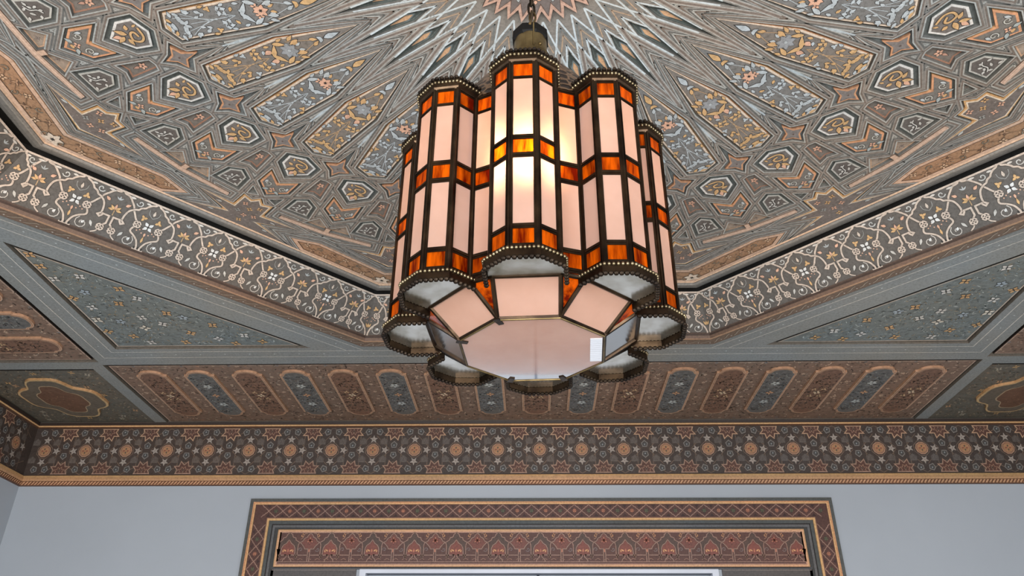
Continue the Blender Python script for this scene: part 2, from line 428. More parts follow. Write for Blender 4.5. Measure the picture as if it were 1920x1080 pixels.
# ---- painted motifs
def motif_panel(mb, blue):
    h = .0008; base = WH if blue else OCL; alt = OCL if blue else WH; acc = PINK
    def L(a, r, ang, l, w, c): mb.leaf(*pr(a, r), 90-a+ang, l*1.18, w*1.22, h, c, INK)   # ang from outward radial
    def Cc(pts, w=.0013, c=None): mb.line(smooth([pr(a, r) for a, r in pts], 4), w, h-.0002, c or (170, 174, 176) if blue else (176, 140, 96), None)
    stem = (172, 180, 184) if blue else (184, 146, 96)
    # bud at the inner tip
    L(0, .405, 180, .026, .0095, alt); L(.3, .41, 55, .010, .006, alt); L(-.3, .41, -55, .010, .006, alt)
    for s in (-1, 1):
        Cc([(s*.35, .425), (s*1.3, .445), (s*2.4, .475)], c=stem)
        L(s*1.1, .432, 180-s*25, .013, .006, base)
        L(s*2.0, .452, s*15, .017, .007, base); L(s*2.5, .470, 180+s*30, .014, .006, base)
        L(s*2.9, .500, 180-s*25, .020, .0075, base)
        L(s*.3, .515, 180-s*55+s*0, .026, .0075, base)     # the spread pair
        mb.scroll(*pr(s*1.75, .548), .0105, 200 if s > 0 else -20, s*.95, .0014, h, stem)
        L(s*1.5, .548, s*60, .010, .006, base); L(s*1.9, .545, 180, .009, .0055, base); L(s*1.35, .542, 100*s, .009, .005, base)
        Cc([(0, .525), (s*.7, .545), (s*1.3, .556)], c=stem)
        Cc([(s*.15, .56), (-s*.9, .60), (-s*1.6, .635)], c=stem)
        for q in (0, 120, 240): mb.leaf(*pr(s*2.35, .567), q+20*s, .0068, .0052, h+.0001, alt, INK)
        Cc([(s*.1, .575), (s*1.2, .60), (s*2.2, .618)], c=stem)
        L(s*2.3, .592, 150*s, .011, .006, base); L(s*1.9, .607, -s*70, .011, .006, base)
        L(s*2.35, .612, s*170, .010, .0065, base); L(s*2.05, .628, s*110, .013, .007, base)
        L(s*1.3, .630, s*140, .013, .0065, base); L(s*.75, .641, s*75, .014, .0065, base)
        L(s*1.75, .638, -s*95, .012, .0055, base)
        L(s*.75, .612, s*40, .012, .005, base)
        if not blue: L(s*1.45, .512, s*15, .013, .009, acc)
    Cc([(0, .53), (0, .585), (0, .61)], c=stem)
    for s in (-1, 1):
        for a, r, g, l in ((2.75, .520, 170, .010), (3.0, .535, 20, .009), (2.9, .582, 190, .010), (2.55, .602, 10, .010), (2.5, .632, 150, .010), (1.0, .650, 95, .011), (.25, .651, 80, .010), (1.7, .648, 120, .010), (.9, .598, 200, .009), (.55, .628, 160, .009), (2.0, .525, 60, .009), (1.1, .515, 140, .010), (3.2, .49, 190, .011), (1.3, .455, 10, .009), (.6, .462, 200, .010), (2.7, .548, 80, .008), (1.6, .578, 30, .009)):
            L(s*a, r, s*g, l, .0050, base if (int(r*1000) % 3) else alt)
    if blue:
        mb.flower(*pr(0, .478), .013, 6, h, acc, INK, INK, 90)
        for s in (-1, 1): mb.flower(*pr(s*1.15, .484), .0075, 4, h, acc, INK, INK, 30)
    else:
        mb.flower(*pr(0, .480), .016, 7, h, (142, 144, 146), (104, 104, 106), WH, 90)
        for s in (-1, 1): mb.scroll(*pr(s*1.2, .478), .011, 90, s*1.2, .0016, h, (138, 140, 142))
def tile_panel(blue):
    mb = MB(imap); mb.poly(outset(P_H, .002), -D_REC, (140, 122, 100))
    mb.wall(P_T, -D_REC, -.0008, OCHRE if blue else (186, 126, 74))
    mb.poly(P_T, -.0008, CREAM)
    mb.ring(P_T, -.0050, -.0040, .0001, (104, 82, 66))
    mb.poly(outset(P_T, -.0050), .0, FIELD if blue else FIELD2)
    motif_panel(mb, blue)
    return mb.mesh('star_panel', PAINT)
def tile_star():
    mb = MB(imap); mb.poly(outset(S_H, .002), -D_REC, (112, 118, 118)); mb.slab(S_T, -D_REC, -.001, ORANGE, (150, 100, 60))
    mb.poly(outset(S_T, -.0032), -.0004, (122, 112, 106)); mb.disc(*pr(0, .679), .002, .0002, (90, 70, 60))
    return mb.mesh('four_point_star', PAINT)
def tile_hex():
    mb = MB(imap); mb.poly(outset(H_H, .002), -D_REC, RECD); mb.slab(H_T, -D_REC, -.001, (206, 202, 196), (92, 96, 92))
    mb.poly(outset(H_T, -.0045), -.0005, (112, 104, 98)); h = .0004
    mb.line(smooth([pr(-1.0, .708), pr(.6, .709), pr(1.35, .719), pr(.9, .731), pr(-.2, .728), pr(-.4, .720), pr(.5, .717)], 4), .0042, h, OCL, INK)
    mb.leaf(*pr(-.2, .735), 125, .022, .010, h, OCL, INK); mb.leaf(*pr(.1, .742), 60, .020, .009, h+.0001, OCL, INK)
    mb.leaf(*pr(0, .748), 95, .016, .009, h+.0002, PINK, INK); mb.leaf(*pr(.5, .738), -10, .016, .008, h, OCL, INK)
    mb.leaf(*pr(-.9, .730), 200, .012, .008, h, OCL, INK); mb.leaf(*pr(-1.3, .716), 250, .010, .005, h, OCL, INK)
    return mb.mesh('hexagon_tile', PAINT)
def tile_vee():
    mb = MB(imap); mb.poly(outset(V_H, .002), -D_REC, REC); mb.slab(V_T, -D_REC, -.001, ORANGE, OCHRE)
    mb.poly(outset(V_T, -.0042), -.0005, (110, 106, 100)); h = .0004
    for s in (-1, 1):
        mb.scroll(*pr(s*1.25, .824), .0085, 90, s*1.1, .0022, h, (178, 178, 170), INK)
        mb.leaf(*pr(s*1.7, .812), 90-s*8, .014, .006, h, WH, INK); mb.leaf(*pr(s*.5, .842), 90-s*60, .015, .008, h, (150, 160, 160), INK)
        mb.leaf(*pr(s*.3, .846), 90+s*70, .010, .006, h, OCL, INK)
    mb.flower(*pr(0, .838), .007, 4, h, PINK, INK, INK)
    return mb.mesh('chevron_tile', PAINT)
def tile_pent():
    mb = MB(imap); mb.poly(outset(R_H, .002), -D_REC, (112, 104, 96))
    mb.ring(R_H, -.0045, -.001, -D_REC+.0004, (148, 104, 78)); h = -D_REC+.0008
    mb.flower(*pr(0, .762), .0085, 5, h, PINK, INK, None, 90); mb.leaf(*pr(0, .768), 90, .014, .006, h, (178, 130, 104), INK)
    return mb.mesh('kite_recess', PAINT)
def tile_house():
    mb = MB(imap); mb.poly(outset(E_H, .002), -D_REC, RECD); mb.slab(E_T, -D_REC, -.0012, (172, 172, 166), (94, 100, 98))
    mb.poly(outset(E_T, -.0036), -.0006, (92, 86, 82)); h = .0003; c = (184, 184, 180)
    mb.line(smooth([pr(-.7, .875), pr(-.1, .868), pr(0, .855), pr(.5, .848)], 4), .0022, h, c, INK)
    for a, r, g, l in ((-.6, .852, 60, .010), (.1, .846, 95, .009), (.75, .855, 20, .010), (-.7, .868, 160, .010), (.3, .872, 300, .011), (.8, .878, 20, .010), (-.1, .880, 230, .010), (-.3, .862, 130, .009)):
        mb.leaf(*pr(a, r), g, l, .0052, h, c, INK)
    return mb.mesh('five_sided_tile', PAINT)
def tile_kite():
    mb = MB(imap); mb.poly(outset(K_H, .002), -D_REC, (80, 88, 84)); mb.ring(K_H, -.0042, -.0030, -D_REC+.0003, (112, 116, 110))
    mb.poly(outset(K_T, .0030), -D_REC+.0005, (122, 136, 138)); mb.slab(K_T, -D_REC, -D_REC+.0018, (196, 146, 96))
    return mb.mesh('dark_kite', PAINT)
def tile_wedge():
    mb = MB(imap); mb.poly(outset(WEDGE, .0015), -.003, (150, 140, 132)); return mb.mesh('wedge', PAINT)
def tile_stepstar(T, H, mid):
    mb = MB(imap); mb.poly(outset(H, .002), -D_REC, (120, 112, 104)); mb.slab(outset(T, .0026), -D_REC, -.0014, (196, 148, 76), (196, 142, 68)); mb.poly(outset(T, -.0006), -.0008, (214, 198, 176))
    mb.poly(outset(T, -.0034), -.0003, (112, 102, 96)); h = .0004
    c = [(0, .945, OCL), (-1.1, .93, PINK), (1.1, .93, OCL), (0, .975, PINK), (-1.2, .965, (150, 150, 146)), (1.3, .968, PINK)]
    if mid: c += [(3.5, 1.003, (170, 172, 170)), (-3.5, 1.003, (170, 172, 170)), (3.6, .962, (170, 172, 170)), (-3.6, .962, (170, 172, 170)), (0, 1.0, OCL)]
    else: c += [(3.8, .965, (178, 184, 184)), (-3.8, .965, (178, 184, 184))]
    for i, (a, r, col) in enumerate(c):
        if abs(a) > 3: mb.leaf(*pr(a, r), 90-a+(80 if a < 0 else -80), .016, .006, h, col, INK)
        else: mb.flower(*pr(a, r), .0075, 4, h, col, INK, INK, 20*i)
    rr = random.Random(3)
    for _ in range(26):
        a = rr.uniform(-2, 2); r = rr.uniform(.92, .995); mb.leaf(*pr(a, r), rr.uniform(0, 360), .006, .002, h-.0002, (146, 138, 130))
    return mb.mesh('stepped_star', PAINT)
def tile_band():
    mb = MB(imap); T = BAND
    mb.poly(outset(BAND, .004), -.0012, (158, 116, 76)); mb.ring(BAND, -.0085, 0, .0002, (196, 158, 128)); mb.ring(BAND, -.0102, -.0085, .0002, (84, 60, 44))
    rr = random.Random(5); h = .0002
    mb.flower(*onside(0, 1.000), .020, 6, h, CREAM, INK, INK, 90)
    for s in (-1, 1):
        pts = []
        for i in range(1, 13):
            a = s*i*1.02; ap = .992+.014*(1 if i % 2 else -1)*(1-.04*i)
            p = onside(a, ap); pts.append(onside(a, .992+.006*(1 if i % 2 else -1)))
            if i % 3 == 0: mb.flower(*p, .0085, 4, h+.0002, (200, 160, 120), INK, None, 45*i)
            elif i % 3 == 1: mb.scroll(*p, .0085, 90*i, .9, .0018, h+.0002, (136, 124, 104), INK)
            else:
                for q in (0, 75, 160, 250): mb.leaf(*p, q+30*i, .010, .004, h+.0002, (110, 78, 54) if q % 2 else (176, 132, 92), INK)
        mb.line(smooth(pts, 3), .0012, h, (112, 84, 58))
        for _ in range(60):
            a = s*rr.uniform(0, 13); mb.leaf(*onside(a, rr.uniform(.974, 1.012)), rr.uniform(0, 360), .006, .0024, h-.00005, rr.choice([(96, 70, 52), (178, 134, 92), (134, 118, 96)]))
    return mb.mesh('border_band', PAINT)
def tile_bar():
    mb = MB(imap); mb.slab(BAR, -.001, .0035, (200, 168, 144), (110, 90, 76)); mb.ring(BAR, -.003, -.002, .0038, (168, 138, 118))
    Y = [pr(-.35, .902), pr(.35, .902), pr(.35, .919), pr(-.35, .919)]
    mb.slab(Y, -.004, .003, (192, 158, 132), (110, 90, 76))
    return mb.mesh('cream_bar', PAINT)
def tile_tri(p, col, edge):
    mb = MB(imap); mb.poly(outset(p, .002), -D_REC, col); mb.ring(p, -.0035, -.0008, -D_REC+.0005, edge)
    c = (sum(q[0] for q in p)/len(p), sum(q[1] for q in p)/len(p)); mb.flower(*c, .005, 4, -D_REC+.0007, (140, 126, 118), (80, 72, 68))
    return mb.mesh('small_triangle', PAINT)
def ring_of(name, me, n, step, off, parent=ceiling):
    for i in range(n): link(name, me, parent, rz=-math.radians(off+step*i))
PB = tile_panel(True); PO = tile_panel(False)
for i in range(32): link('star_panel', PB if i % 2 == 1 else PO, ceiling, rz=-math.radians(11.25*i))
for nm, me, off in (('four_point_star', tile_star(), 5.625), ('hexagon_tile', tile_hex(), 0), ('chevron_tile', tile_vee(), 0), ('kite_recess', tile_pent(), 5.625),
                    ('five_sided_tile', tile_house(), 5.625), ('dark_kite', tile_kite(), 5.625)):
    ring_of(nm, me, 32, 11.25, off)
ring_of('stepped_star', tile_stepstar(SM_T, SM_H, True), 8, 45, 0); ring_of('stepped_star', tile_stepstar(SC_T, SC_H, False), 8, 45, 22.5)
ring_of('border_band', tile_band(), 8, 45, 22.5); ring_of('cream_bar', tile_bar(), 16, 22.5, 11.25)
for p, off, col, ed in ((TRI, 11.25, (150, 134, 118), (188, 148, 112)), (mirror(TRI), 11.25, (150, 134, 118), (188, 148, 112)), (TRS, 0, (98, 104, 102), (122, 126, 122)), (mirror(TRS), 0, (98, 104, 102), (122, 126, 122))):
    ring_of('small_triangle', tile_tri(p, col, ed), 16, 22.5, off)
# central boss
mb = MB(imap)
zz = []
for i in range(32): zz += [pr(11.25*i, .1265), pr(11.25*i+5.625, .101)]
mb.slab(zz, 0, .006, (186, 146, 124), (70, 56, 48)); mb.ring(zz, -.0075, -.0062, .0064, (92, 70, 60)); mb.poly(outset(zz, -.0075), .0066, (112, 102, 98))
for i in range(16):
    mb.flower(*pr(22.5*i, .075), .010, 4, .0072, WH if i % 2 else PINK, INK, INK); mb.leaf(*pr(22.5*i+11, .05), 90-22.5*i, .014, .006, .0072, WH, INK)
link('centre_boss', mb.mesh('centre_boss', PAINT), ceiling, label='scallop edged boss painted with small flowers at the rosette centre')

# ---- octagon mouldings
def sweep_oct(name, prof, label=None, closed=True):
    mb = MB()
    for (a0, z0, c), (a1, z1, _) in zip(prof, prof[1:]):
        A = octa(a0); B = octa(a1)
        for i in range(8):
            j = (i+1) % 8; mb.raw([(*A[i], z0), (*A[j], z0), (*B[j], z1), (*B[i], z1)], c)
    return link(name, mb.mesh(name, PAINT), ceiling, label=label)
G1 = (118, 114, 108); G2 = (92, 92, 88)
sweep_oct('inner_moulding', [(1.0185, H2-.0004, (190, 152, 118)), (1.0215, H2-.003, (84, 74, 66)), (1.0235, H2-.003, (124, 118, 110)), (1.0265, H2-.0065, (140, 132, 122)), (1.030, H2-.0065, (112, 108, 102)), (1.040, H2-.0055, (104, 102, 98)), (1.050, H2-.0025, (96, 95, 90)), (1.0565, H2+.003, (80, 80, 76)), (1.061, H2+.012, (64, 62, 60)), (1.063, H2+.030, (54, 52, 50)), (1.10, H2+.030, (50, 48, 46)), (1.10, H2-.02, G2)], 'grey moulding with a dark shadow gap round the rosette')  # greys darken outward, painting the gap's shade into the moulding
# twisted ochre moulding at the foot of the cove
sweep_oct('cove_foot_moulding', [(1.156, .014, (70, 52, 42)), (1.158, -.003, (104, 76, 56)), (1.162, -.010, (150, 112, 78)), (1.1655, -.0118, (112, 90, 72)), (1.192, -.012, (128, 90, 60)), (1.1975, -.010, (156, 104, 64)), (1.203, -.007, (118, 92, 76)), (1.211, .001, G1)], 'ochre and brown moulding painted with a twisted cord')
mb = MB(cmap)
for k in range(8):
    L = 1.18*T1
    n = 30
    for i in range(n):
        u = -L+(i+.5)*2*L/n; a = math.radians(45*k); t = (math.cos(a), -math.sin(a)); nn = (math.sin(a), math.cos(a))
        def P(du, ap): return (nn[0]*ap+t[0]*(u+du), nn[1]*ap+t[1]*(u+du))
        mb.line(smooth([P(-.014, 1.187), P(-.004, 1.183), P(.004, 1.176), P(.014, 1.172)], 3), .0030, .0124, (156, 138, 118), (84, 70, 58))
        mb.disc(*P(.012, 1.184), .002, .0128, (196, 190, 180), 6)
link('painted_cord', mb.mesh('painted_cord', PAINT), ceiling)

# ---- cove frieze
SL = math.hypot(1.161-1.0685, .087)
def cove_map(k):
    a = math.radians(45*k); t = Vector((math.cos(a), -math.sin(a), 0)); n = Vector((math.sin(a), math.cos(a), 0))
    A = n*1.161; B = n*1.0685+Vector((0, 0, .087)); s = (B-A).normalized(); q = s.cross(t)
    if q.dot(-n) < 0: q = -q
    return lambda u, v, h: tuple(A+t*u+s*v+q*h)
def cove_side(k):
    mb = MB(cove_map(k)); BG = (92, 86, 80); LC = (190, 170, 152); ED = (66, 58, 52); wl = .0041
    eb, et = 1.161*T1, 1.0685*T1
    mb.poly([(-eb, 0), (eb, 0), (et, SL), (-et, SL)], 0, BG)
    mb.ribbon([(-et+.003, SL-.0022), (et-.003, SL-.0022)], .0042, .0012, LC)
    mb.ribbon([(-eb, .004), (eb, .004)], .008, .0006, (82, 62, 50))
    OD = [-.40, -.24, -.08, .08, .24, .40]
    for o in OD:
        for s in (-1, 1):
            corner = abs(o) > .39 and s*o > 0
            def X(d, w):
                if corner:
                    full = .081-.0385*w; d = d*full/.08
                return (o+s*d, w*SL)
            def Ln(pts, sm=4, w=wl, c=LC, hh=.0010):
                p = [X(*q) for q in pts]
                if sm: p = smooth(p, sm)
                mb.line(p, w, hh, c, ED, .0009)
            f = mb.poly
            # tick and round arch
            Ln([(.0045, 1), (.0045, .955), (.016, .935), (.025, .865), (.033, .79), (.036, .735), (.043, .65), (.047, .60), (.053, .545)])
            Ln([(.0755, 1), (.0755, .955), (.067, .925), (.060, .875), (.057, .84), (.049, .81), (.045, .765), (.038, .745), (.028, .68), (.0235, .58), (.0225, .50), (.0235, .455)], 3, hh=.0013)
            # hook and stepped stem
            Ln([(.0225, .47), (.029, .425), (.0235, .395), (.019, .44), (.019, .465), (.0045, .462), (.0045, .315), (.011, .262)], 0, hh=.0016)
            # knots
            for (kx, kw), r in (((.0555, .505), .0062), ((.0125, .215), .0060)):
                cx, cy = X(kx, kw)
                for q in range(4):
                    a = math.radians(45+90*q); mb.line(smooth([(cx+r*.25*math.cos(a+1.2), cy+r*.25*math.sin(a+1.2)), (cx+r*1.25*math.cos(a+.5), cy+r*1.25*math.sin(a+.5)), (cx+r*1.25*math.cos(a-.5), cy+r*1.25*math.sin(a-.5)), (cx+r*.25*math.cos(a-1.2), cy+r*.25*math.sin(a-1.2))], 3), .0030, .0018+.0001*q, LC, ED, .0007)
                    mb.disc(cx+r*.75*math.cos(a), cy+r*.75*math.sin(a), .0013, .0022, INK, 6)
            Ln([(.053, .455), (.0485, .39), (.0495, .335), (.060, .285), (.070, .21), (.0755, .10), (.0755, .055)])
            Ln([(.013, .165), (.018, .11), (.026, .07)], 2, .0030)
            # spiral in the foot field
            cx, cy = X(.050, .165); mb.scroll(cx, cy, .0145, 60 if s > 0 else 120, -s*1.25, .0022, .0009, (178, 170, 160), ED)
            mb.leaf(*X(.050, .165), 60, .009, .006, .0014, WHITE, ED); mb.leaf(*X(.036, .27), 90-s*-150, .016, .006, .0012, (186, 182, 174), ED)
            # spandrel curls under the top rail
            cx, cy = X(.043, .885); mb.scroll(cx, cy, .0085, 200 if s > 0 else -20, s*1.0, .0024, .0009, (180, 178, 172), ED)
            mb.leaf(*X(.030, .935), 0 if s < 0 else 180, .016, .005, .0012, (196, 188, 178), ED); mb.leaf(*X(.054, .93), 180 if s < 0 else 0, .012, .005, .0012, (196, 188, 178), ED)
            # orange trefoil beside the even tick, leaf by the palmette
            if not corner or True:
                px = X(.063, .655)
                for q in (0, 110, 230): mb.leaf(*px, q+20*s, .0085, .006, .0013, OCL, ED)
            mb.leaf(*X(.0175, .735), 90-s*55, .012, .007, .0013, PINK, ED)
            for dx, w_ in ((.066, .43), (.072, .38), (.060, .40), (.071, .46)): mb.disc(*X(dx, w_), .0016, .0011, PINK, 6)
            if corner: continue
            for q, l in ((20, .011), (-25, .010)): pass
        # palmette at the odd tick
        for q in (-62, -30, 0, 30, 62): mb.leaf(o+.003*math.sin(math.radians(q)), .60*SL, 90-q*1.5, .0145-.002*abs(q)/60, .0062, .0013+.0001*(q % 7), OCL if q else PINK, ED)
        mb.line([(o, .49*SL), (o, .60*SL)], .002, .0011, (176, 140, 92))
        for q in (-50, 0, 50): mb.leaf(o, .80*SL, 90-q, .010, .003, .0011, (168, 172, 172))
        mb.leaf(o, .33*SL, 270, .010, .004, .0011, (160, 140, 120)) if False else None
    for e in (-.32, -.16, 0, .16, .32):
        mb.flower(e, .525*SL, .0125, 4, .0012, WHITE, ED, INK, 45)
        mb.leaf(e, .745*SL, 90, .014, .006, .0012, (196, 178, 160), ED)
        for s in (-1, 1): mb.line(smooth([(e, .70*SL), (e+s*.010, .76*SL), (e+s*.012, .84*SL)], 3), .0012, .0008, (150, 148, 142))
        mb.leaf(e, .40*SL, 270, .011, .005, .0012, PINK, ED); mb.leaf(e, .20*SL, 90, .016, .005, .0012, OCL, ED)
        mb.ribbon([(e-.012, .055*SL), (e+.012, .055*SL)], .003, .0012, LC)
        for dx in (-.008, 0, .008): mb.box(e+dx-.0018, e+dx+.0018, .058*SL, .10*SL, 0, .0014, INK)
    for s in (-1, 1):   # the narrow palmette in the corner
        x = s*(.48-.0385*.3); 
        for q in (-35, 0, 35): mb.leaf(x, .24*SL, 90-q, .014, .004, .0012, OCL, ED)
    return mb.mesh('cove_frieze', PAINT)
for k in range(8): link('cove_frieze', cove_side(k), ceiling)

# ---- outer boards
TX, TY = 1.219, 1.2252; SX, SY = 1.310, 1.333; OX, OY = 1.760, 1.829; DIAG = 1.327
BOARD = (132, 136, 135); BLINE = (198, 194, 186)
def clipdiag(sx, sy):
    e = DIAG*math.sqrt(2)
    return [(sx*TX, sy*TY), (sx*(e-TY), sy*TY), (sx*TX, sy*(e-TX))]
TRIS = [ccw(clipdiag(a, b)) for a in (-1, 1) for b in (-1, 1)]
BX, BY = 1.352, 1.362           # outer edges of the crossing beams
def rect(x0, x1, y0, y1): return [(x0, y0), (x1, y0), (x1, y1), (x0, y1)]
SLOTP = [rect(-SX, SX, SY, OY), rect(-SX, SX, -OY, -SY), rect(SX+.023, OX+.014, -SY, SY), rect(-OX-.014, -SX-.023, -SY, SY)]
# keep the panels apart from the beams exactly
SLOTP = [rect(-SX, SX, SY, OY), rect(-SX, SX, -OY, -SY), rect(SX, WX-.006, -SY+.0, SY), rect(-WX+.006, -SX, -SY, SY)]
CORN = [ccw([(a*BX, b*BY), (a*(WX-.006), b*BY), (a*(WX-.006), b*OY), (a*BX, b*OY)]) for a in (-1, 1) for b in (-1, 1)]
SLOTP = [rect(-SX, SX, SY, OY), rect(-SX, SX, -OY, -SY), rect(SX+.002, WX-.006, -SY+.02, SY-.02), rect(-WX+.006, -SX-.002, -SY+.02, SY-.02)]
OH = TRIS+[ccw(p) for p in SLOTP]+CORN
brd = MB(cmap); vs = []; es = []
OUT = rect(-WX, WX, -WY, WY)
for loop in [OUT, octa(1.20)]+OH:
    b = len(vs); vs += [Vector(p) for p in loop]; es += [(b+i, b+(i+1) % len(loop)) for i in range(len(loop))]
ov, oe, of, *_ = delaunay_2d_cdt(vs, es, [], 0, 1e-6)
for f in of:
    c = (sum(ov[i][0] for i in f)/len(f), sum(ov[i][1] for i in f)/len(f))
    if not inside(c, OUT) or inside(c, octa(1.20)) or any(inside(c, h) for h in OH): continue
    brd.raw([(ov[i][0], ov[i][1], 0) for i in f], BOARD)
DR = .005
GV = .0085  # panel groove; its shade is painted into the dark sides and floor
for h in OH: brd.wall(h, -.022, 0, (96, 88, 78)); brd.poly(outset(h, .001), -.022, (40, 36, 32))
def dots(mb, a, b, n, h, c=(186, 192, 194)):
    for i in range(n):
        t = (i+.5)/n; mb.disc(a[0]+(b[0]-a[0])*t, a[1]+(b[1]-a[1])*t, .0024, h, c, 6)
# square double lines and diagonal double lines
for w, q in ((1.2405, 1.2440), (1.2800, 1.2820)): brd.ribbon(rect(-w, w, -q, q), .0028, .0006, BLINE, True)
for s in (-1, 1):
    dots(brd, (-1.24, s*1.263), (1.24, s*1.263), 34, .0006); dots(brd, (s*1.260, -1.24), (s*1.260, 1.24), 34, .0006)
for a in (-1, 1):
    for b in (-1, 1):
        for dd in (1.2315, 1.2665):
            e = dd*math.sqrt(2); brd.ribbon([(a*1.24, b*(e-1.24)), (a*(e-1.24), b*1.24)], .0026, .0006, BLINE)
        e = 1.249*math.sqrt(2); dots(brd, (a*1.22, b*(e-1.22)), (a*(e-1.22), b*1.22), 14, .0006)
link('ceiling_board', brd.mesh('ceiling_board', PAINT), ceiling, label='grey blue painted boards and beams framing the recessed panels')
# triangle panels
def leafy(mb, rr, n, f, h, cols, s0=.005, s1=.010, w=.0034):
    for _ in range(n):
        p = f(rr); mb.leaf(*p, rr.uniform(0, 360), rr.uniform(s0, s1), w, h, rr.choice(cols))
def tri_panel():
    mb = MB(cmap); T = ccw(clipdiag(1, 1)); e_ = (DIAG+.0085)*math.sqrt(2); T = ccw([(TX, TY), (e_-TY, TY), (TX, e_-TX)]); mb.slab(outset(T, -GV), -.022, -DR, (110, 118, 117), (44, 38, 34)); mb.ring(T, -GV-.0050, -GV-.0012, -DR+.0006, (190, 172, 154))
    rr = random.Random(11); h = -DR+.0008
    e = DIAG*math.sqrt(2)
    def pick(r):
        while True:
            x, y = r.uniform(.67, TX-.024), r.uniform(.67, TY-.024)
            if x+y > e+.045: return x, y
    leafy(mb, rr, 760, pick, h, [(176, 184, 182), (140, 146, 138), (78, 84, 84), (158, 140, 108), (132, 150, 158)], .008, .016, .0026)
    spots = [(-1.063, 1.039, 0), (-.986, 1.016, 1), (-1.09, .961, 1), (-1.124, .822, 0), (-1.198, .833, 0), (-1.195, .773, 1), (-1.022, 1.077, 0), (-.887, 1.086, 1), (-.964, 1.133, 1), (-1.134, 1.15, 1),
             (-.952, 1.041, 2), (-1.15, .90, 2), (-.90, 1.17, 0), (-.82, 1.15, 0), (-.78, 1.19, 1), (-1.08, 1.10, 3), (-1.03, .935, 0), (-1.0, 1.19, 1), (-1.19, 1.05, 3), (-1.17, .98, 0), (-1.10, 1.19, 0), (-1.20, .72, 1), (-.71, 1.195, 1), (-1.055, .885, 1), (-.86, 1.2, 1), (-1.195, .93, 1), (-1.2, 1.12, 1), (-.93, .975, 3), (-1.13, 1.06, 2)]
    P = [WHITE, OCL, (150, 166, 178), (214, 206, 190)]
    for x, y, c in spots:
        if -x+y < e+.045 or -x > TX-.024 or y > TY-.024: x = max(x, -(TX-.026)); y = min(y, TY-.026)
        if -x+y < e+.035: continue
        mb.flower(-x, y, .0145 if c != 3 else .016, 4 if c != 2 else 5, h+.0004, P[c], INK if c != 0 else (84, 88, 86), INK, rr.uniform(0, 90))
    return mb.mesh('triangle_panel', PAINT2)
TP = tri_panel()
for a in (1, -1):
    for b in (1, -1):
        o = link('triangle_panel', TP, ceiling); o.scale = (a, b, 1)
# slot panels
def slot_outline(cx, y0, y1, w, e, n=8):
    """ledged capsule: straight sides from y0 to y1, half width w, end bulge e"""
    top = [(cx+w, y0), (cx+w*.86, y0-.002)]; 
    for i in range(n+1):
        t = math.pi*i/n; top.append((cx+w*.80*math.cos(t), y0-.006-e*math.sin(t)))
    top += [(cx-w*.86, y0-.002), (cx-w, y0)]
    bot = [(cx-w, y1), (cx-w*.86, y1+.002)]
    for i in range(n+1):
        t = math.pi*i/n; bot.append((cx-w*.80*math.cos(t), y1+.006+e*math.sin(t)))
    bot += [(cx+w*.86, y1+.002), (cx+w, y1)]
    return top+bot
def slot_map(k):
    a = math.radians(90*k); t = (math.cos(a), -math.sin(a)); n = (math.sin(a), math.cos(a))
    sh = (0, -.018, 0, -.018)[k]
    return lambda u, v, h: (n[0]*(v+sh)+t[0]*u, n[1]*(v+sh)+t[1]*u, -h)
def slot_backing(k):
    mb = MB(slot_map(k)); hw = SX if k % 2 == 0 else SY-.02; far = OY if k % 2 == 0 else WX-.006+.018; near = SY if k % 2 == 0 else SX+.020
    R = rect(-hw, hw, near, far); BGc = (124, 98, 80)
    mb.slab(rect(-hw+GV, hw-GV, near+GV+.008, far-.003), -.022, -DR, BGc, (40, 32, 28)); mb.ribbon(rect(-hw+GV+.003, hw-GV-.003, near+GV+.011, far-.007), .0030, -DR+.0005, (184, 158, 138), True)
    rr = random.Random(21+k); h = -DR+.0005
    leafy(mb, rr, 4200, lambda r: (r.uniform(-hw+.020, hw-.020), r.uniform(near+.020, far-.016)), h, [(168, 132, 106), (76, 58, 48), (112, 102, 88), (196, 166, 140), (60, 50, 44), (152, 138, 122)], .007, .014, .0042)
    for i in range(int(2*hw/.05)):
        u = -hw+.035+i*.049
        for v in (near+.022, far-.020): mb.flower(u, v, .0055, 4, h+.0003, [(196, 168, 140), (120, 128, 134), (176, 128, 88)][i % 3], None, INK if i % 3 == 1 else None, 20)
    for i in range(18):
        u = (i-8.5)*.1494
        if abs(u) < hw-.01:
            for v in (1.44, 1.50, 1.56, 1.62, 1.68): mb.flower(u+rr.uniform(-.004, .004), v, .0068, 5, h+.0003, (190, 160, 132), None, None, rr.uniform(0, 90))
    return mb.mesh('slot_panel_backing', PAINT2)
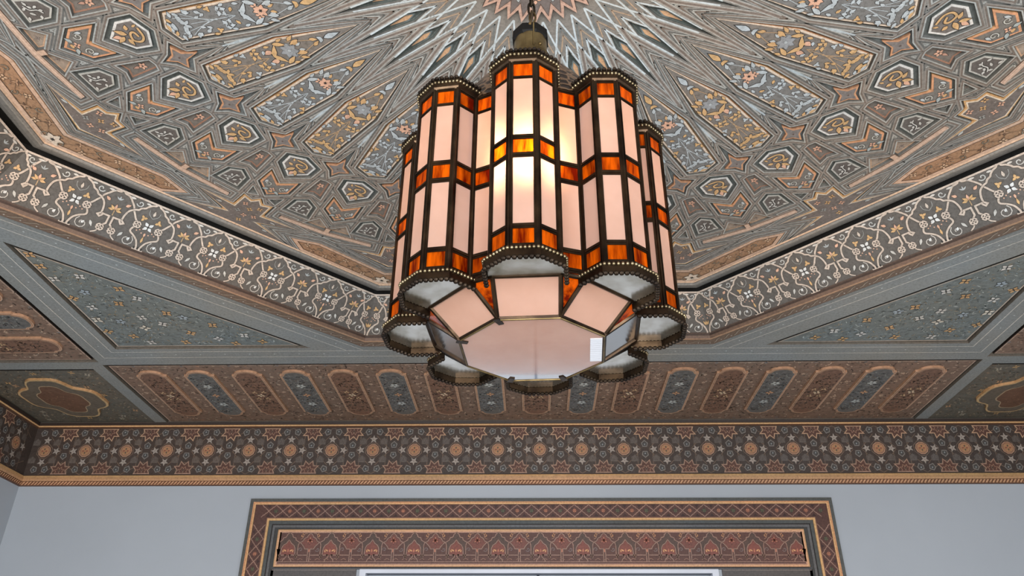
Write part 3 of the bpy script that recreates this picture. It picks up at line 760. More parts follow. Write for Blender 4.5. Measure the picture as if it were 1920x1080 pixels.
def slot_tile(red, k):
    mb = MB(); cx = 0; y0, y1 = 1.4165, 1.7215; h = -DR
    f = (122, 86, 64) if red else (102, 101, 99)
    w = .0435
    O = slot_outline(0, y0, y1, w+.0035, .0255); I = slot_outline(0, y0+.002, y1-.002, w-.0025, .0215)
    mb.map = lambda u, v, h: (u, v, -h)
    mb.slab(O, h, h+.007, (188, 152, 122), (168, 120, 80)); mb.poly(outset(O, -.0026), h+.0074, (172, 116, 70)); mb.poly(outset(O, -.0050), h+.0078, (188, 152, 122)); mb.poly(outset(O, -.0072), h+.0082, f)
    rr = random.Random(31 if red else 32); hh = h+.0086
    leafy(mb, rr, 330, lambda r: (r.uniform(-w+.008, w-.008), r.uniform(y0+.002, y1-.002)), hh, [(156, 112, 80), (76, 52, 40), (108, 94, 78), (66, 56, 48)] if red else [(138, 142, 138), (62, 64, 64), (120, 106, 92), (86, 90, 98)], .006, .011, .0040)
    yc = (y0+y1)/2
    if red:
        mb.flower(0, yc, .013, 4, hh+.0003, (220, 190, 150), INK, INK, 20)
        for a, b in ((-.014, -.024), (.016, -.026), (-.015, .026), (.015, .026)): mb.flower(a, yc+b, .0095, 3, hh+.0003, (212, 172, 116), None, None, 40)
        for s in (-1, 1): mb.leaf(s*.020, yc, 90-90*s, .014, .006, hh+.0003, (70, 52, 38))
    else:
        mb.flower(0, yc, .0125, 4, hh+.0003, (206, 146, 92), INK, None, 0)
        for b in (-.075, .075): mb.flower(0, yc+b, .015, 5, hh+.0003, (186, 190, 186), None, None, 90)
    return mb
for k in range(4): link('slot_panel_backing', slot_backing(k), ceiling)
SR = slot_tile(True, 0).mesh('long_slot_tile', PAINT2); SB = slot_tile(False, 0).mesh('long_slot_tile', PAINT2)
for k in range(4):
    for i in range(17):
        a = math.radians(90*k); u = (i-8)*.1494; sh = (0, -.018, 0, -.018)[k]
        o = link('long_slot_tile', SR if i % 2 == 0 else SB, ceiling, rz=-a)
        o.location = ((math.cos(a)*u+math.sin(a)*sh)*U, (-math.sin(a)*u+math.cos(a)*sh)*U, 0)
# corner panels with a cartouche
def corner_panel():
    mb = MB(cmap); x0, x1, y0, y1 = BX, WX-.006, BY, OY; h = -DR
    mb.slab(rect(x0+GV*.4, x1-.003, y0+GV+.010, y1-.003), -.022, h, (100, 94, 82), (40, 34, 30)); rr = random.Random(8)
    leafy(mb, rr, 900, lambda r: (r.uniform(x0+.016, x1-.014), r.uniform(y0+.02, y1-.014)), h+.0005, [(142, 130, 106), (66, 64, 54), (124, 96, 70), (96, 108, 104), (160, 140, 112)], .006, .012, .004)
    for _ in range(26): mb.flower(rr.uniform(x0+.024, x1-.02), rr.uniform(y0+.026, y1-.02), .011, 4, h+.0009, rr.choice([OCL, (176, 166, 146), (190, 140, 90)]), None, INK, rr.uniform(0, 90))
    cx, cy = (x0+x1)/2, (y0+y1)/2
    def cart(sx, sy, n=48):
        out = []
        for i in range(n):
            t = 2*math.pi*i/n; r = 1+.10*math.cos(4*t)-.05*math.cos(8*t)
            out.append((cx+sx*r*math.cos(t), cy+sy*r*math.sin(t)))
        return out
    mb.slab(cart(.125, .150), h, h+.008, (196, 156, 96), (176, 124, 60)); mb.poly(cart(.118, .143), h+.0084, (104, 92, 76)); mb.poly(cart(.072, .108), h+.0090, (176, 148, 110)); mb.poly(cart(.068, .104), h+.0094, (110, 72, 46))
    for _ in range(60):
        a = rr.uniform(0, 6.28); r = rr.uniform(0, .06); mb.leaf(cx+r*math.cos(a), cy+1.4*r*math.sin(a), rr.uniform(0, 360), .008, .0024, h+.0098, rr.choice([(150, 108, 72), (84, 60, 42)]))
    return mb.mesh('corner_panel', PAINT2)
CPM = corner_panel()
for a in (1, -1):
    for b in (1, -1):
        o = link('corner_panel', CPM, ceiling); o.scale = (a, b, 1)

# ------------------------------------------------------------------ walls, floor
def wall(name, label, x0, y0, x1, y1, z0, z1, holes=()):
    """wall plate from (x0,y0) to (x1,y1), front face exactly there, thick to its right; holes (u0,u1,z0,z1)"""
    L = math.hypot(x1-x0, y1-y0); t = ((x1-x0)/L, (y1-y0)/L); n = (-t[1], t[0]); mb = MB(lambda u, v, h: (x0+t[0]*u+n[0]*h, y0+t[1]*u+n[1]*h, v-FLOOR))
    us = sorted({0, L, *[h[0] for h in holes], *[h[1] for h in holes]}); zs = sorted({z0, z1, *[h[2] for h in holes], *[h[3] for h in holes]})
    for a, b in zip(us, us[1:]):
        for c, d in zip(zs, zs[1:]):
            if any(h[0] <= a and b <= h[1] and h[2] <= c and d <= h[3] for h in holes): continue
            mb.poly(rect(a, b, c, d), 0, (166, 173, 182)); mb.poly(rect(a, b, c, d), .06, (166, 173, 182))
    mb.wall(rect(0, L, z0, z1), 0, .06, (166, 173, 182))
    for h in holes: mb.wall(rect(*h), 0, .06, (166, 173, 182))
    o = link(name, mb.mesh(name, M_WALL)); setp(o, label, 'wall', kind='structure'); return o
DW, DT = .573, -.4985
wall('wall_front', 'pale blue grey plaster wall below the cornice, holding the painted door surround', -WX, WY, WX, WY, FLOOR, .06, [(WX-DW, WX+DW, FLOOR, DT)])
wall('wall_right', 'pale plaster wall to the right of the room', WX, WY, WX, -WY, FLOOR, .06)
wall('wall_back', 'pale plaster wall behind the viewer', WX, -WY, -WX, -WY, FLOOR, .06)
wall('wall_left', 'pale plaster wall to the left of the room', -WX, -WY, -WX, WY, FLOOR, .06)
mb = MB(); mb.slab(rect(-WX, WX, -WY, WY), -.03, 0, (205, 200, 190)); fl = link('floor', mb.mesh('floor', M_FLOOR)); setp(fl, 'pale stone floor of the room', 'floor', kind='structure')
# unseen windows, added only to carry the daylight lamps
wn = 0
for (x, y, a) in ((-.62, -WY, 0), (.62, -WY, 0), (-WX, -.75, -90), (WX, -.75, 90)):
    wn += 1; e = empty('window_%d' % wn, W((x, y, FLOOR+.839-.0)), math.radians(a)); setp(e, ['daylit window behind the viewer, left of the pair', 'daylit window behind the viewer, right of the pair', 'daylit window in the left side wall', 'daylit window in the right side wall'][wn-1], 'window', kind='structure')
    def wm(u, v, h): return (u, h, v-.55+.0)
    m1 = MB(wm)
    for (u0, u1, v0, v1) in ((-.47, -.42, 0, 1.1), (.42, .47, 0, 1.1), (-.47, .47, 1.1, 1.15), (-.47, .47, -.05, 0), (-.015, .015, 0, 1.1), (-.42, .42, .54, .56)): m1.box(u0, u1, v0, v1, .002, .03)
    link('window_frame', m1.mesh('window_frame', M_WHITE), e)
    m2 = MB(wm); m2.box(-.42, .42, 0, 1.1, .004, .010); link('pane', m2.mesh('pane', M_REVEAL), e)

# ---- cornice along the four walls
def wmap(k, loc=True):
    """u along wall k (0 front, 1 right, 2 back, 3 left), v height, h out of the wall into the room"""
    a = math.radians(90*k); t = (math.cos(a), -math.sin(a)); n = (math.sin(a), math.cos(a)); d = WY if k % 2 == 0 else WX
    return lambda u, v, h: (n[0]*(d-h)+t[0]*u, n[1]*(d-h)+t[1]*u, v)
CBG = (66, 54, 48); GOLD = (162, 116, 58); GOLD2 = (190, 144, 78); DK = (46, 32, 24)
TH = .006
def cornice(k):
    half = WX if k % 2 == 0 else WY
    root = empty('trim_%d' % (k+1), (0, 0, ZC)); setp(root, ['dark cornice inlaid with stars running above the painted door surround', 'dark star inlaid cornice on the right wall', 'dark star inlaid cornice behind the viewer', 'dark star inlaid cornice on the left wall'][k], 'cornice', kind='structure')
    m = wmap(k)
    mb = MB(); prof = [(0, .0, DK), (.016, .0, DK), (.014, -.0085, (60, 36, 22)), (.013, -.0095, (196, 146, 80)), (.0155, -.012, (196, 146, 80)), (.013, -.0155, (90, 56, 32)), (TH, -.0185, CBG), (TH, -.188, (52, 38, 28)), (.009, -.1885, GOLD), (.016, -.192, GOLD2), (.0175, -.197, GOLD), (.015, -.204, (176, 126, 74)), (.012, -.2095, (96, 56, 28)), (.009, -.2105, (120, 74, 40)), (.009, -.2235, (90, 56, 34)), (0, -.2245, DK)]
    for (h0, z0, c), (h1, z1, _) in zip(prof, prof[1:]):
        mb.raw([m(-(half-h0), z0, h0), m(half-h0, z0, h0), m(half-h1, z1, h1), m(-(half-h1), z1, h1)], c)
    link('cornice_moulding', mb.mesh('cornice_moulding', PAINT), root)
    # twisted rope
    mb = MB(m); n = int(2*half/.0113)
    for i in range(n):
        u = -half+.012+i*(2*half-.024)/n
        mb.slab([(u, -.2225), (u+.0062, -.2225), (u+.0150, -.2115), (u+.0088, -.2115)], .0085, .0128, (186, 132, 84), (110, 66, 38))
    link('twisted_rope', mb.mesh('twisted_rope', PAINT), root)
    if k == 2: return
    off = .0102 if k == 0 else 0
    # background inlay: dull pieces and thin straps
    mb = MB(m); P_ = .1445; N = int(half/P_)+1
    med = []; st8 = []; st5 = []; kt = []
    def star(cx, cz, r0, r1, n, a0=90): return [(cx+(r0 if i % 2 == 0 else r1)*math.cos(math.radians(a0+180*i/n)), cz+(r0 if i % 2 == 0 else r1)*math.sin(math.radians(a0+180*i/n))) for i in range(2*n)]
    lim = half-.03
    for i in range(-N, N+1):
        c = off+i*P_; q = c+P_/2
        if abs(c) < lim:
            mb.ring([(c+.0265*math.cos(math.radians(45*j+22.5)), -.1018+.0265*math.sin(math.radians(45*j+22.5))) for j in range(8)], 0, .0016, TH+.0006, (122, 98, 80))
            for sx in (-1, 1):
                for zz_ in (-.070, -.134): mb.poly([(c+sx*.036-.012, zz_-.011), (c+sx*.036+.012, zz_-.011), (c+sx*.036+.013, zz_+.004), (c+sx*.036, zz_+.014), (c+sx*.036-.013, zz_+.004)], TH+.0008, (88, 78, 72)); mb.ring([(c+sx*.036-.008, zz_-.008), (c+sx*.036+.008, zz_-.008), (c+sx*.036, zz_+.009)], 0, .001, TH+.0010, (104, 94, 86))
        for sx in (-1, 1):
            for (a, b) in (((c, -.021), (q if sx > 0 else q-P_, -.060)), ((c+sx*.010, -.05), (c+sx*.058, -.100)), ((c+sx*.010, -.155), (c+sx*.058, -.104)), ((c, -.185), (q if sx > 0 else q-P_, -.143)), ((c+sx*.046, -.021), (c+sx*.046, -.185))):
                if max(abs(a[0]), abs(b[0])) < half-.012: mb.ribbon([a, b], .0016, TH+.0004, (118, 94, 74))
        if abs(c) < lim: med.append(c); st5 += [(c, -.0632, 90), (c, -.142, 270)]
        for sx in (-1, 1):
            if abs(c+sx*.042) < half-.02: st5.append((c+sx*.042, -.102, 0 if sx > 0 else 180))
            if abs(c+sx*.019) < half-.02: kt += [(c+sx*.019, -.0355, sx), (c+sx*.019, -.168, -sx)]
        if abs(q) < half-.045: st8.append(q); kt += [(q, -.084, 0), (q, -.1185, 2)]
    link('inlay_ground', mb.mesh('inlay_ground', PAINT), root)
    base = TH
    def shared(nm, build, places, jit=1):
        me = build(0)
        w0 = m(0, 0, 0)
        for j, pl in enumerate(places):
            u, z = pl[0], pl[1]
            p = m(u, z, 0); o = link(nm, me[j % len(me)] if isinstance(me, list) else me, root)
            R = Matrix.Rotation(-math.radians(90*k), 4, 'Z')
            if len(pl) > 2 and nm == 'small_star': R = R@Matrix.Rotation(-math.radians(pl[2]-90), 4, 'Y')
            if len(pl) > 2 and nm == 'kite_tile': R = R@Matrix.Rotation(-math.radians({0: 0, 2: 180, 1: 200, -1: 160}[pl[2]] if z > -.1 or pl[2] in (0, 2) else {1: 20, -1: -20}[pl[2]]), 4, 'Y')
            o.matrix_local = Matrix.Translation(Vector(p)*U)@R
    lm = lambda u, v, h: (u, -h, v)
    def b_med(_):
        b = MB(lm); pts = [(.0222*math.cos(math.radians(36*i)), .0222*math.sin(math.radians(36*i))) for i in range(10)]
        b.slab(pts, base, base+.0018, (160, 116, 84), (90, 60, 40)); b.ring(pts, -.0055, -.0035, base+.0022, (120, 78, 50)); b.poly(outset(pts, -.0065), base+.0022, (160, 110, 62))
        for i in range(4): b.leaf(.003*math.cos(math.pi/2*i), .003*math.sin(math.pi/2*i), 90*i, .0085, .0055, base+.0026, (84, 70, 56) if i % 2 else (128, 56, 36))
        return b.mesh('medallion', PAINT)
    def b_s8(top):
        def f(_):
            b = MB(lm); s = -1 if top else 1
            pts = [(-.029, 0), (-.0225, s*.013), (-.036, s*.0285), (-.0175, s*.0285), (-.0135, s*.047), (0, s*.034), (.0135, s*.047), (.0175, s*.0285), (.036, s*.0285), (.0225, s*.013), (.029, 0)]
            c = (176, 134, 98) if top else (152, 118, 96)
            b.slab(pts, base, base+.0018, c, (80, 56, 40)); I = outset(pts, -.0030); b.poly(I, base+.0022, (86, 54, 42))
            b.ring([(x*.45, y*.45+s*.003) for x, y in pts], 0, .0012, base+.0026, (164, 120, 92)); b.leaf(0, s*.018, -90*s, .012, .004, base+.003, (24, 18, 16), (196, 160, 130))
            return b.mesh('half_star_tile', PAINT)
        return f
    def b_s5(_):
        b = MB(lm); pts = star(0, 0, .0150, .0062, 5); b.slab(pts, base, base+.0016, (150, 138, 128), (80, 70, 62)); b.disc(0, 0, .002, base+.0019, (120, 108, 100), 5); return b.mesh('small_star', PAINT)
    def b_kt(_):
        b = MB(lm); pts = [(0, .0145), (.0118, .004), (.008, -.0095), (-.008, -.0095), (-.0118, .004)]
        b.slab(pts, base, base+.0016, (122, 116, 110), (60, 54, 50)); b.poly(outset(pts, -.0026), base+.0019, (70, 66, 64)); b.disc(0, -.001, .0026, base+.0022, (140, 146, 148), 6); return b.mesh('kite_tile', PAINT)
    shared('medallion', b_med, [(u, -.1018) for u in med])
    shared('half_star_tile', b_s8(True), [(u, -.0215) for u in st8]); shared('half_star_tile', b_s8(False), [(u, -.1845) for u in st8])
    shared('small_star', b_s5, st5); shared('kite_tile', b_kt, kt)
for k in range(4): cornice(k)

# ---- door with its painted surround
door = empty('door_1', W((0, WY, FLOOR))); setp(door, 'tall doorway with white frame and broad painted geometric surround', 'door', kind='structure')
def dmap(u, v, h): return (u, -h, v-FLOOR)
def dlink(name, mb, mat=PAINT, label=None): return link(name, mb.mesh(name, mat), door, label=label)
GR = (78, 80, 78); CX = .004
def frame_strip(mb, hw, zt, w, h0, h1, col):       # upside down U strip with mitred corners
    o = [(CX-hw, FLOOR+.01), (CX-hw, zt), (CX+hw, zt), (CX+hw, FLOOR+.01)]; i_ = [(CX-hw+w, FLOOR+.01), (CX-hw+w, zt-w), (CX+hw-w, zt-w), (CX+hw-w, FLOOR+.01)]
    for a in range(3):
        q = [o[a], o[a+1], i_[a+1], i_[a]]
        mb.slab(q, h0, h1, col)
mb = MB(dmap)
frame_strip(mb, .968, -.2705, .0125, .0, .010, GR)
frame_strip(mb, .956, -.2825, .0045, .0, .0135, (190, 128, 66)); frame_strip(mb, .9515, -.287, .0035, .0, .0115, (206, 156, 92))
frame_strip(mb, .904, -.3345, .0030, .0, .0115, (128, 84, 62)); frame_strip(mb, .901, -.3375, .0068, .0, .0135, (194, 146, 76))
frame_strip(mb, .8942, -.3443, .0105, .0, .009, (74, 78, 78)); frame_strip(mb, .8837, -.3548, .0035, .0, .0055, (44, 36, 36)); frame_strip(mb, .8802, -.3583, .0075, .0, .008, (92, 92, 94)); frame_strip(mb, .8727, -.3658, .0150, .0, .0055, (60, 60, 60))
dlink('surround_moulding', mb)
# lattice band
mb = MB(dmap); BC = (80, 48, 40); LN = (142, 106, 90)
zc = -.3123; hw_ = .0205; p = .04745
frame_strip(mb, .948, -.2905, .044, .0, .0080, BC)
def band_unit(fm, n0, n1):
    for i in range(n0, n1):
        u = i*p
        for s in (-1, 1):
            pts = [(u-p/2, s*-hw_), (u-p*.33, s*-.0125), (u-p*.27, s*-.0125), (u-p*.20, s*-.0075), (u-p*.14, s*-.0065), (u, 0), (u+p*.14, s*.0065), (u+p*.20, s*.0075), (u+p*.27, s*.0125), (u+p*.33, s*.0125), (u+p/2, s*hw_)]
            mb.ribbon([fm(*q) for q in pts], .0026, .0088+.0001*s, LN)
        c = [(112, 62, 44), (64, 60, 46)][i % 2]
        for q in range(4):
            x, y = fm(u+p/2, 0); mb.leaf(x, y, 90*q, .0095, .0080, .0086, c)
        x, y = fm(u+p/2, 0); mb.flower(x, y, .006, 4, .009, [(176, 104, 60), (96, 96, 70)][i % 2], None, (48, 34, 30), 45)
        for s in (-1, 1):
            x, y = fm(u, s*.015); mb.poly([(x+a, y+b) for a, b in ((-.007, s*.004), (.007, s*.004), (0, -s*.006))] if fm is fm_h else [(x-s*.004, y-.007), (x-s*.004, y+.007), (x+s*.006, y)], .0085, (58, 36, 34))
def fm_h(u, v): return (CX+u, zc+v)
band_unit(fm_h, -19, 20)
for s in (-1, 1):
    fm_v = (lambda s: (lambda u, v: (CX+s*(.926-v*1.0), -.3123-(u+.0)-.02)))(s)
    band_unit(fm_v, 1, 30)
dlink('lattice_band', mb)
# arcade panel
mb = MB(dmap); x0, x1, z0, z1 = CX-.859, CX+.859, -.4915, -.3735
mb.slab(rect(x0, x1, z0, z1), .0, .0120, (184, 134, 72), (96, 62, 40)); mb.ribbon(rect(x0+.0055, x1-.0055, z0+.003, z1-.0055), .003, .0125, (206, 150, 108), True)
I = rect(x0+.0085, x1-.0085, z0+.0065, z1-.0085); mb.poly(I, .0124, (88, 54, 46)); mb.ring(I, -.0028, 0, .0130, (170, 124, 104))
kx = .0001827; kz = .0001757; AC = 1110; pitch = 375*kx
def az(y): return -.3872-(y-300)*kz
for i in range(-11, 18):
    c = CX-.2005+pitch*i
    A = (i % 2 == 0)
    for s in (-1, 1):
        def Q(dx, y): return (min(max(c+s*dx*kx, x0+.0105), x1-.0105), az(y))
        def ok(pts): return any(x0+.0106 < q[0] < x1-.0106 for q in pts)
        def Ln(pts, sm=0, w=.0030, col=LN, h=.0132):
            q = [Q(*t) for t in pts]
            if sm: q = smooth(q, sm)
            q = [t for t in q if x0+.009 < t[0] < x1-.009]
            if len(q) > 1: mb.line(q, w, h, col, (60, 34, 30), .0007)
        if A:
            f = [Q(0, 300), Q(40, 335), Q(62, 368), Q(100, 385), Q(130, 440), Q(175, 465), Q(140, 500), Q(105, 530), Q(80, 580), Q(0, 580)]
            if ok(f): mb.poly(f, .0127, (112, 58, 46))
            Ln([(0, 292), (40, 330), (60, 368), (100, 385), (132, 440), (182, 462)])
            Ln([(170, 465), (128, 505), (96, 545), (80, 580), (18, 580), (18, 690), (18, 806)])
            Ln([(182, 462), (200, 500), (204, 560), (204, 690), (217, 738), (236, 690)], 2)
            Ln([(18, 690), (350, 688)])
            Ln([(60, 300), (100, 300), (120, 330), (135, 380), (175, 400)], 2, .0020, (150, 106, 80))
            px = Q(0, 425)
            if ok([px]) and s > 0:
                for g in range(6): mb.leaf(*px, 60*g+30, .0125, .0075, .0131, (158, 88, 58) if g % 2 else (140, 66, 48), (56, 30, 26))
            t = Q(150, 335)
            if ok([t]): mb.scroll(*t, .0062, 90, s*1.0, .0022, .0130, (184, 122, 60))
            t = Q(152, 590)
            if ok([t]): mb.scroll(*t, .0072, 200, s*1.0, .0016, .0130, (120, 108, 108))
        else:
            f = [Q(0, 415), Q(45, 480), Q(95, 512), Q(125, 570), Q(130, 690), Q(0, 690)]
            f2 = [Q(0, 280), Q(55, 320), Q(75, 370), Q(120, 380), Q(135, 430), Q(180, 460), Q(165, 560), Q(130, 690), Q(125, 570), Q(95, 512), Q(45, 480), Q(0, 415)]
            if ok(f): mb.poly(f, .0127, (120, 56, 42))
            if ok(f2): mb.poly(f2, .0126, (82, 62, 54))
            Ln([(0, 275), (50, 322), (55, 350), (75, 370), (112, 378), (122, 418), (150, 436), (190, 460)])
            Ln([(0, 412), (45, 478), (95, 512), (122, 570), (130, 690), (150, 738), (166, 690)])
            Ln([(60, 686), (24, 690), (24, 728), (62, 758), (80, 806)], 2)
            t = Q(30, 620)
            if ok([t]): mb.leaf(*t, 90-60*s, .012, .005, .0131, (196, 136, 70)); mb.leaf(*Q(80, 640), 90-20*s, .009, .004, .0131, (196, 136, 70))
    if x0+.01 < c < x1-.01: mb.leaf(c, az(640), 90, .012, .006, .0131, (170, 92, 52))
mb.ribbon([(x0+.009, az(808)), (x1-.009, az(808))], .0022, .0133, LN)
for i in range(60):
    u = x0+.02+i*.0283
    if u < x1-.02: mb.line(smooth([(u, az(775)), (u+.008, az(750)), (u+.016, az(770))], 3), .0014, .0130, (150, 106, 84))
dlink('arcade_panel', mb, label='long panel painted with interlaced arches between gold lines')
# grey boards under the panel and beside the opening
mb = MB(dmap)
for s in (-1, 1):
    a, b = sorted((CX+s*.866, s*(DW+.012)))
    mb.slab(rect(a, b, FLOOR+.01, -.4925), .0, .0055, (84, 80, 80))
    for i in range(9): mb.ribbon([(a+.002, -.5005-.02*i), (b-.002, -.5005-.02*i)], .0022, .0062, (122, 112, 108))
mb.slab(rect(CX-.866, CX+.866, DT+.0005, -.4925), .0, .0058, (72, 72, 76))
dlink('side_boards', mb)
mb = MB(dmap)
for (a, b, c, d) in ((-DW, DW, DT-.012, DT), (-DW, -DW+.02, FLOOR+.005, DT-.012), (DW-.02, DW, FLOOR+.005, DT-.012)): mb.box(a, b, c, d, -.055, .010, (205, 210, 220))
dlink('door_frame', mb, M_WHITE)
mb = MB(dmap); mb.box(-.552, .552, DT-.0128, DT-.0118, -.055, .0045, (80, 88, 102)); mb.box(-.552, .552, DT-.06, DT-.0128, -.056, -.052, (80, 88, 102)); dlink('soffit_board', mb)  # dark sheets under the lintel; the soffit's shade is put into their colour
for s in (-1, 1):
    mb = MB(dmap); a, b = sorted((s*.004, s*(DW-.0205)))
    mb.box(a, b, FLOOR+.006, DT-.0125, -.050, -.030, (96, 108, 122))
    mb.box(a+.03, b-.03, -1.2, DT-.06, -.030, -.026, (110, 120, 132)); mb.box(a+.03, b-.03, FLOOR+.06, -1.26, -.030, -.026, (110, 120, 132))
    dlink('door_leaf', mb, M_REVEAL)

# ================================================================== THE LANTERN
LX = -.0093; PSI = -.0523
AP, HP, ZB = .0813, .0341, -.5989
A1, Hh, Z1 = .1222, .0360, -.5707
D, Wd, D2, W2, ZT, ZR = .1688, .0149, .1507, .0360, -.3123, -.5639
lantern = empty('pendant_lantern', W((LX, 0, -.1)), PSI)
setp(lantern, 'large eight lobed brass lantern with frosted and amber glass panes', 'lantern')
LZ = .1     # lantern local z = unit z + LZ
def lp(o, d, z, k=0.0):
    """lobe frame: o lateral, d outward distance, z unit height -> lantern local"""
    a = math.radians(45*k); return (math.sin(a)*d+math.cos(a)*o, -math.cos(a)*d+math.sin(a)*o, z+LZ)
def face_map(A, B, k=0.0):
    """vertical face between plan points A,B given as (lateral, distance)"""
    L = math.hypot(B[0]-A[0], B[1]-A[1]); t = ((B[0]-A[0])/L, (B[1]-A[1])/L); n = (-t[1], t[0])
    if n[1]*A[1]+n[0]*A[0] < 0 and abs(n[1]) > .1: n = (-n[0], -n[1])
    if abs(n[1]) <= .1 and n[0]*A[0] < 0: n = (-n[0], -n[1])
    return (lambda u, v, h: lp(A[0]+t[0]*u+n[0]*h, A[1]+t[1]*u+n[1]*h, v, k)), L
ROWS = [(-.3145, -.3332, 1), (-.3372, -.4200, 0), (-.4262, -.4447, 1), (-.4512, -.5370, 0), (-.5432, -.5612, 1)]
LOBE = [(-W2, A1), (-W2, D2), (-Wd, D), (Wd, D), (W2, D2), (W2, A1)]
def col_frame(mb, A, B, k=0.0, vw=.0040):
    mp, L = face_map(A, B, k); f = MB(mp)
    zt, zb = -.309, -.5665
    for a, b in ((0, vw), (L-vw, L)): f.box(a, b, zb, zt, -.0012, .0010)
    for a, b in ((vw-.0013, vw-.0005), (L-vw+.0005, L-vw+.0013)): f.box(a, b, zb, zt, .0010, .0017)
    edges = [(zt, ROWS[0][0])]+[(ROWS[i][1], ROWS[i+1][0]) for i in range(4)]+[(ROWS[4][1], zb)]
    for a, b in edges:
        f.box(vw, L-vw, b, a, -.0012, .0009)
        m_ = (a+b)/2; f.box(vw, L-vw, m_-.0009, m_+.0009, .0009, .0019)
    o = len(mb.v); mb.v += f.v; mb.f += [[i+o for i in q] for q in f.f]; mb.c += f.c
def pane_mb(A, B, z0, z1, k=0.0, vw=.0040):
    mp, L = face_map(A, B, k); f = MB(mp); r = rect(vw-.0006, L-vw+.0006, z1-.0006, z0+.0006)
    f.poly(r, .0, (255, 255, 255)); f.wall(r, -.0016, .0, (255, 255, 255)); return f
def spin(name, me, n=8, parent=lantern, off=0, label=None):
    for i in range(n): link(name, me, parent, rz=math.radians(45*i+off), label=label)
# frames
mb = MB()
for A, B in zip(LOBE, LOBE[1:]): col_frame(mb, A, B)
for o_, d_ in LOBE[1:-1]: mb.tube([lp(o_, d_, -.309), lp(o_, d_, -.5665)], .0021, 6)
for o_, d_ in (LOBE[0], LOBE[-1]): mb.tube([lp(o_, d_, -.309), lp(o_, d_, -.5700)], .0026, 6)
spin('lobe_frame', mb.mesh('lobe_frame', M_BRASS))
# recess column between lobe 0 and lobe 1: from (W2,A1) of lobe 0 to (-W2,A1) of lobe 1, in the frame turned 22.5 deg
c_, s_ = math.cos(math.radians(22.5)), math.sin(math.radians(22.5))
rl = A1*math.sin(math.radians(22.5))-W2*math.cos(math.radians(22.5)); rd = A1*c_+W2*s_
RA, RB = (-abs(rl), rd), (abs(rl), rd)
mb = MB(); col_frame(mb, RA, RB, 0, .0032); spin('recess_frame', mb.mesh('recess_frame', M_BRASS), off=22.5)
for (z0, z1, am) in ROWS:
    for A, B in zip(LOBE, LOBE[1:]):
        spin('amber_pane' if am else 'frosted_pane', pane_mb(A, B, z0, z1).mesh('pane', M_AMBER if am else M_FROST))
    spin('amber_pane' if am else 'frosted_pane', pane_mb(RA, RB, z0, z1, 0, .0032).mesh('pane', M_AMBER if am else M_FROST), off=22.5)
# crowns and skirts
def offpath(o):
    k = o*.41
    return [(-W2-o, A1-.004), (-W2-o, D2+k), (-Wd-k, D+o), (Wd+k, D+o), (W2+o, D2+k), (W2+o, A1-.004)]
def walk(path, step):
    out = []; carry = step/2
    for A, B in zip(path, path[1:]):
        L = math.hypot(B[0]-A[0], B[1]-A[1]); n = max(1, round(L/step))
        for i in range(n): t = (i+.5)/n; out.append((A[0]+(B[0]-A[0])*t, A[1]+(B[1]-A[1])*t))
    return out
def strip(mb, o0, z0, o1, z1):
    P0, P1 = offpath(o0), offpath(o1)
    for i in range(5): mb.raw([lp(*P0[i], z0), lp(*P0[i+1], z0), lp(*P1[i+1], z1), lp(*P1[i], z1)], (1, 1, 1))
def crown(top):
    mb = MB()
    if top:
        for a in ((.0012, -.3115, .0030, -.3085), (.0030, -.3085, .0036, -.3055), (.0036, -.3055, .0040, -.2990), (.0040, -.2990, .0030, -.2960), (.0022, -.2960, .0012, -.3060)): strip(mb, *a)
        zb_, ze, ob, oe = -.3022, -.2955, .0042, .0034
    else:
        for a in ((.0012, -.5655, .0040, -.5675), (.0040, -.5675, .0052, -.5690), (.0052, -.5690, .0060, -.5720), (.0060, -.5720, .0064, -.5800), (.0050, -.5800, .0050, -.5700)): strip(mb, *a)
        zb_, ze, ob, oe = -.5698, -.5835, .0064, .0058
    return mb.mesh('crown', M_BRASS)
def beads(top):
    mb = MB(); zb_, ob = (-.3022, .0042) if top else (-.5698, .0064)
    for p in walk(offpath(ob), .0046): mb.sphere(lp(*p, zb_), .0021, 7, 5)
    return mb.mesh('bead_row', M_BEAD, smooth_=True)
def scallops(top):
    mb = MB(); ze, oe = (-.2952, .0034) if top else (-.5808, .0058)
    for p in walk(offpath(oe), .0056): mb.sphere(lp(*p, ze), .0030, 8, 4, sz=.85)
    return mb.mesh('scalloped_edge', M_DARK)
spin('top_crown', crown(True)); spin('bottom_skirt', crown(False)); spin('crown_beads', beads(True)); spin('skirt_beads', beads(False)); spin('crown_scallops', scallops(True)); spin('skirt_scallops', scallops(False))
mb = MB(); mb.raw([lp(o_, d_, -.5712) for o_, d_ in offpath(.004)], (1, 1, 1)); mb.raw([lp(o_, d_, -.5692) for o_, d_ in offpath(.004)], (1, 1, 1))
spin('lobe_floor', mb.mesh('lobe_floor', M_FLOORPL), label='shiny tinned plate closing a lobe from below')
mb = MB(); mb.raw([lp(o_, d_, -.3085) for o_, d_ in offpath(.003)], (1, 1, 1)); spin('lobe_lid', mb.mesh('lobe_lid', M_BRASS))
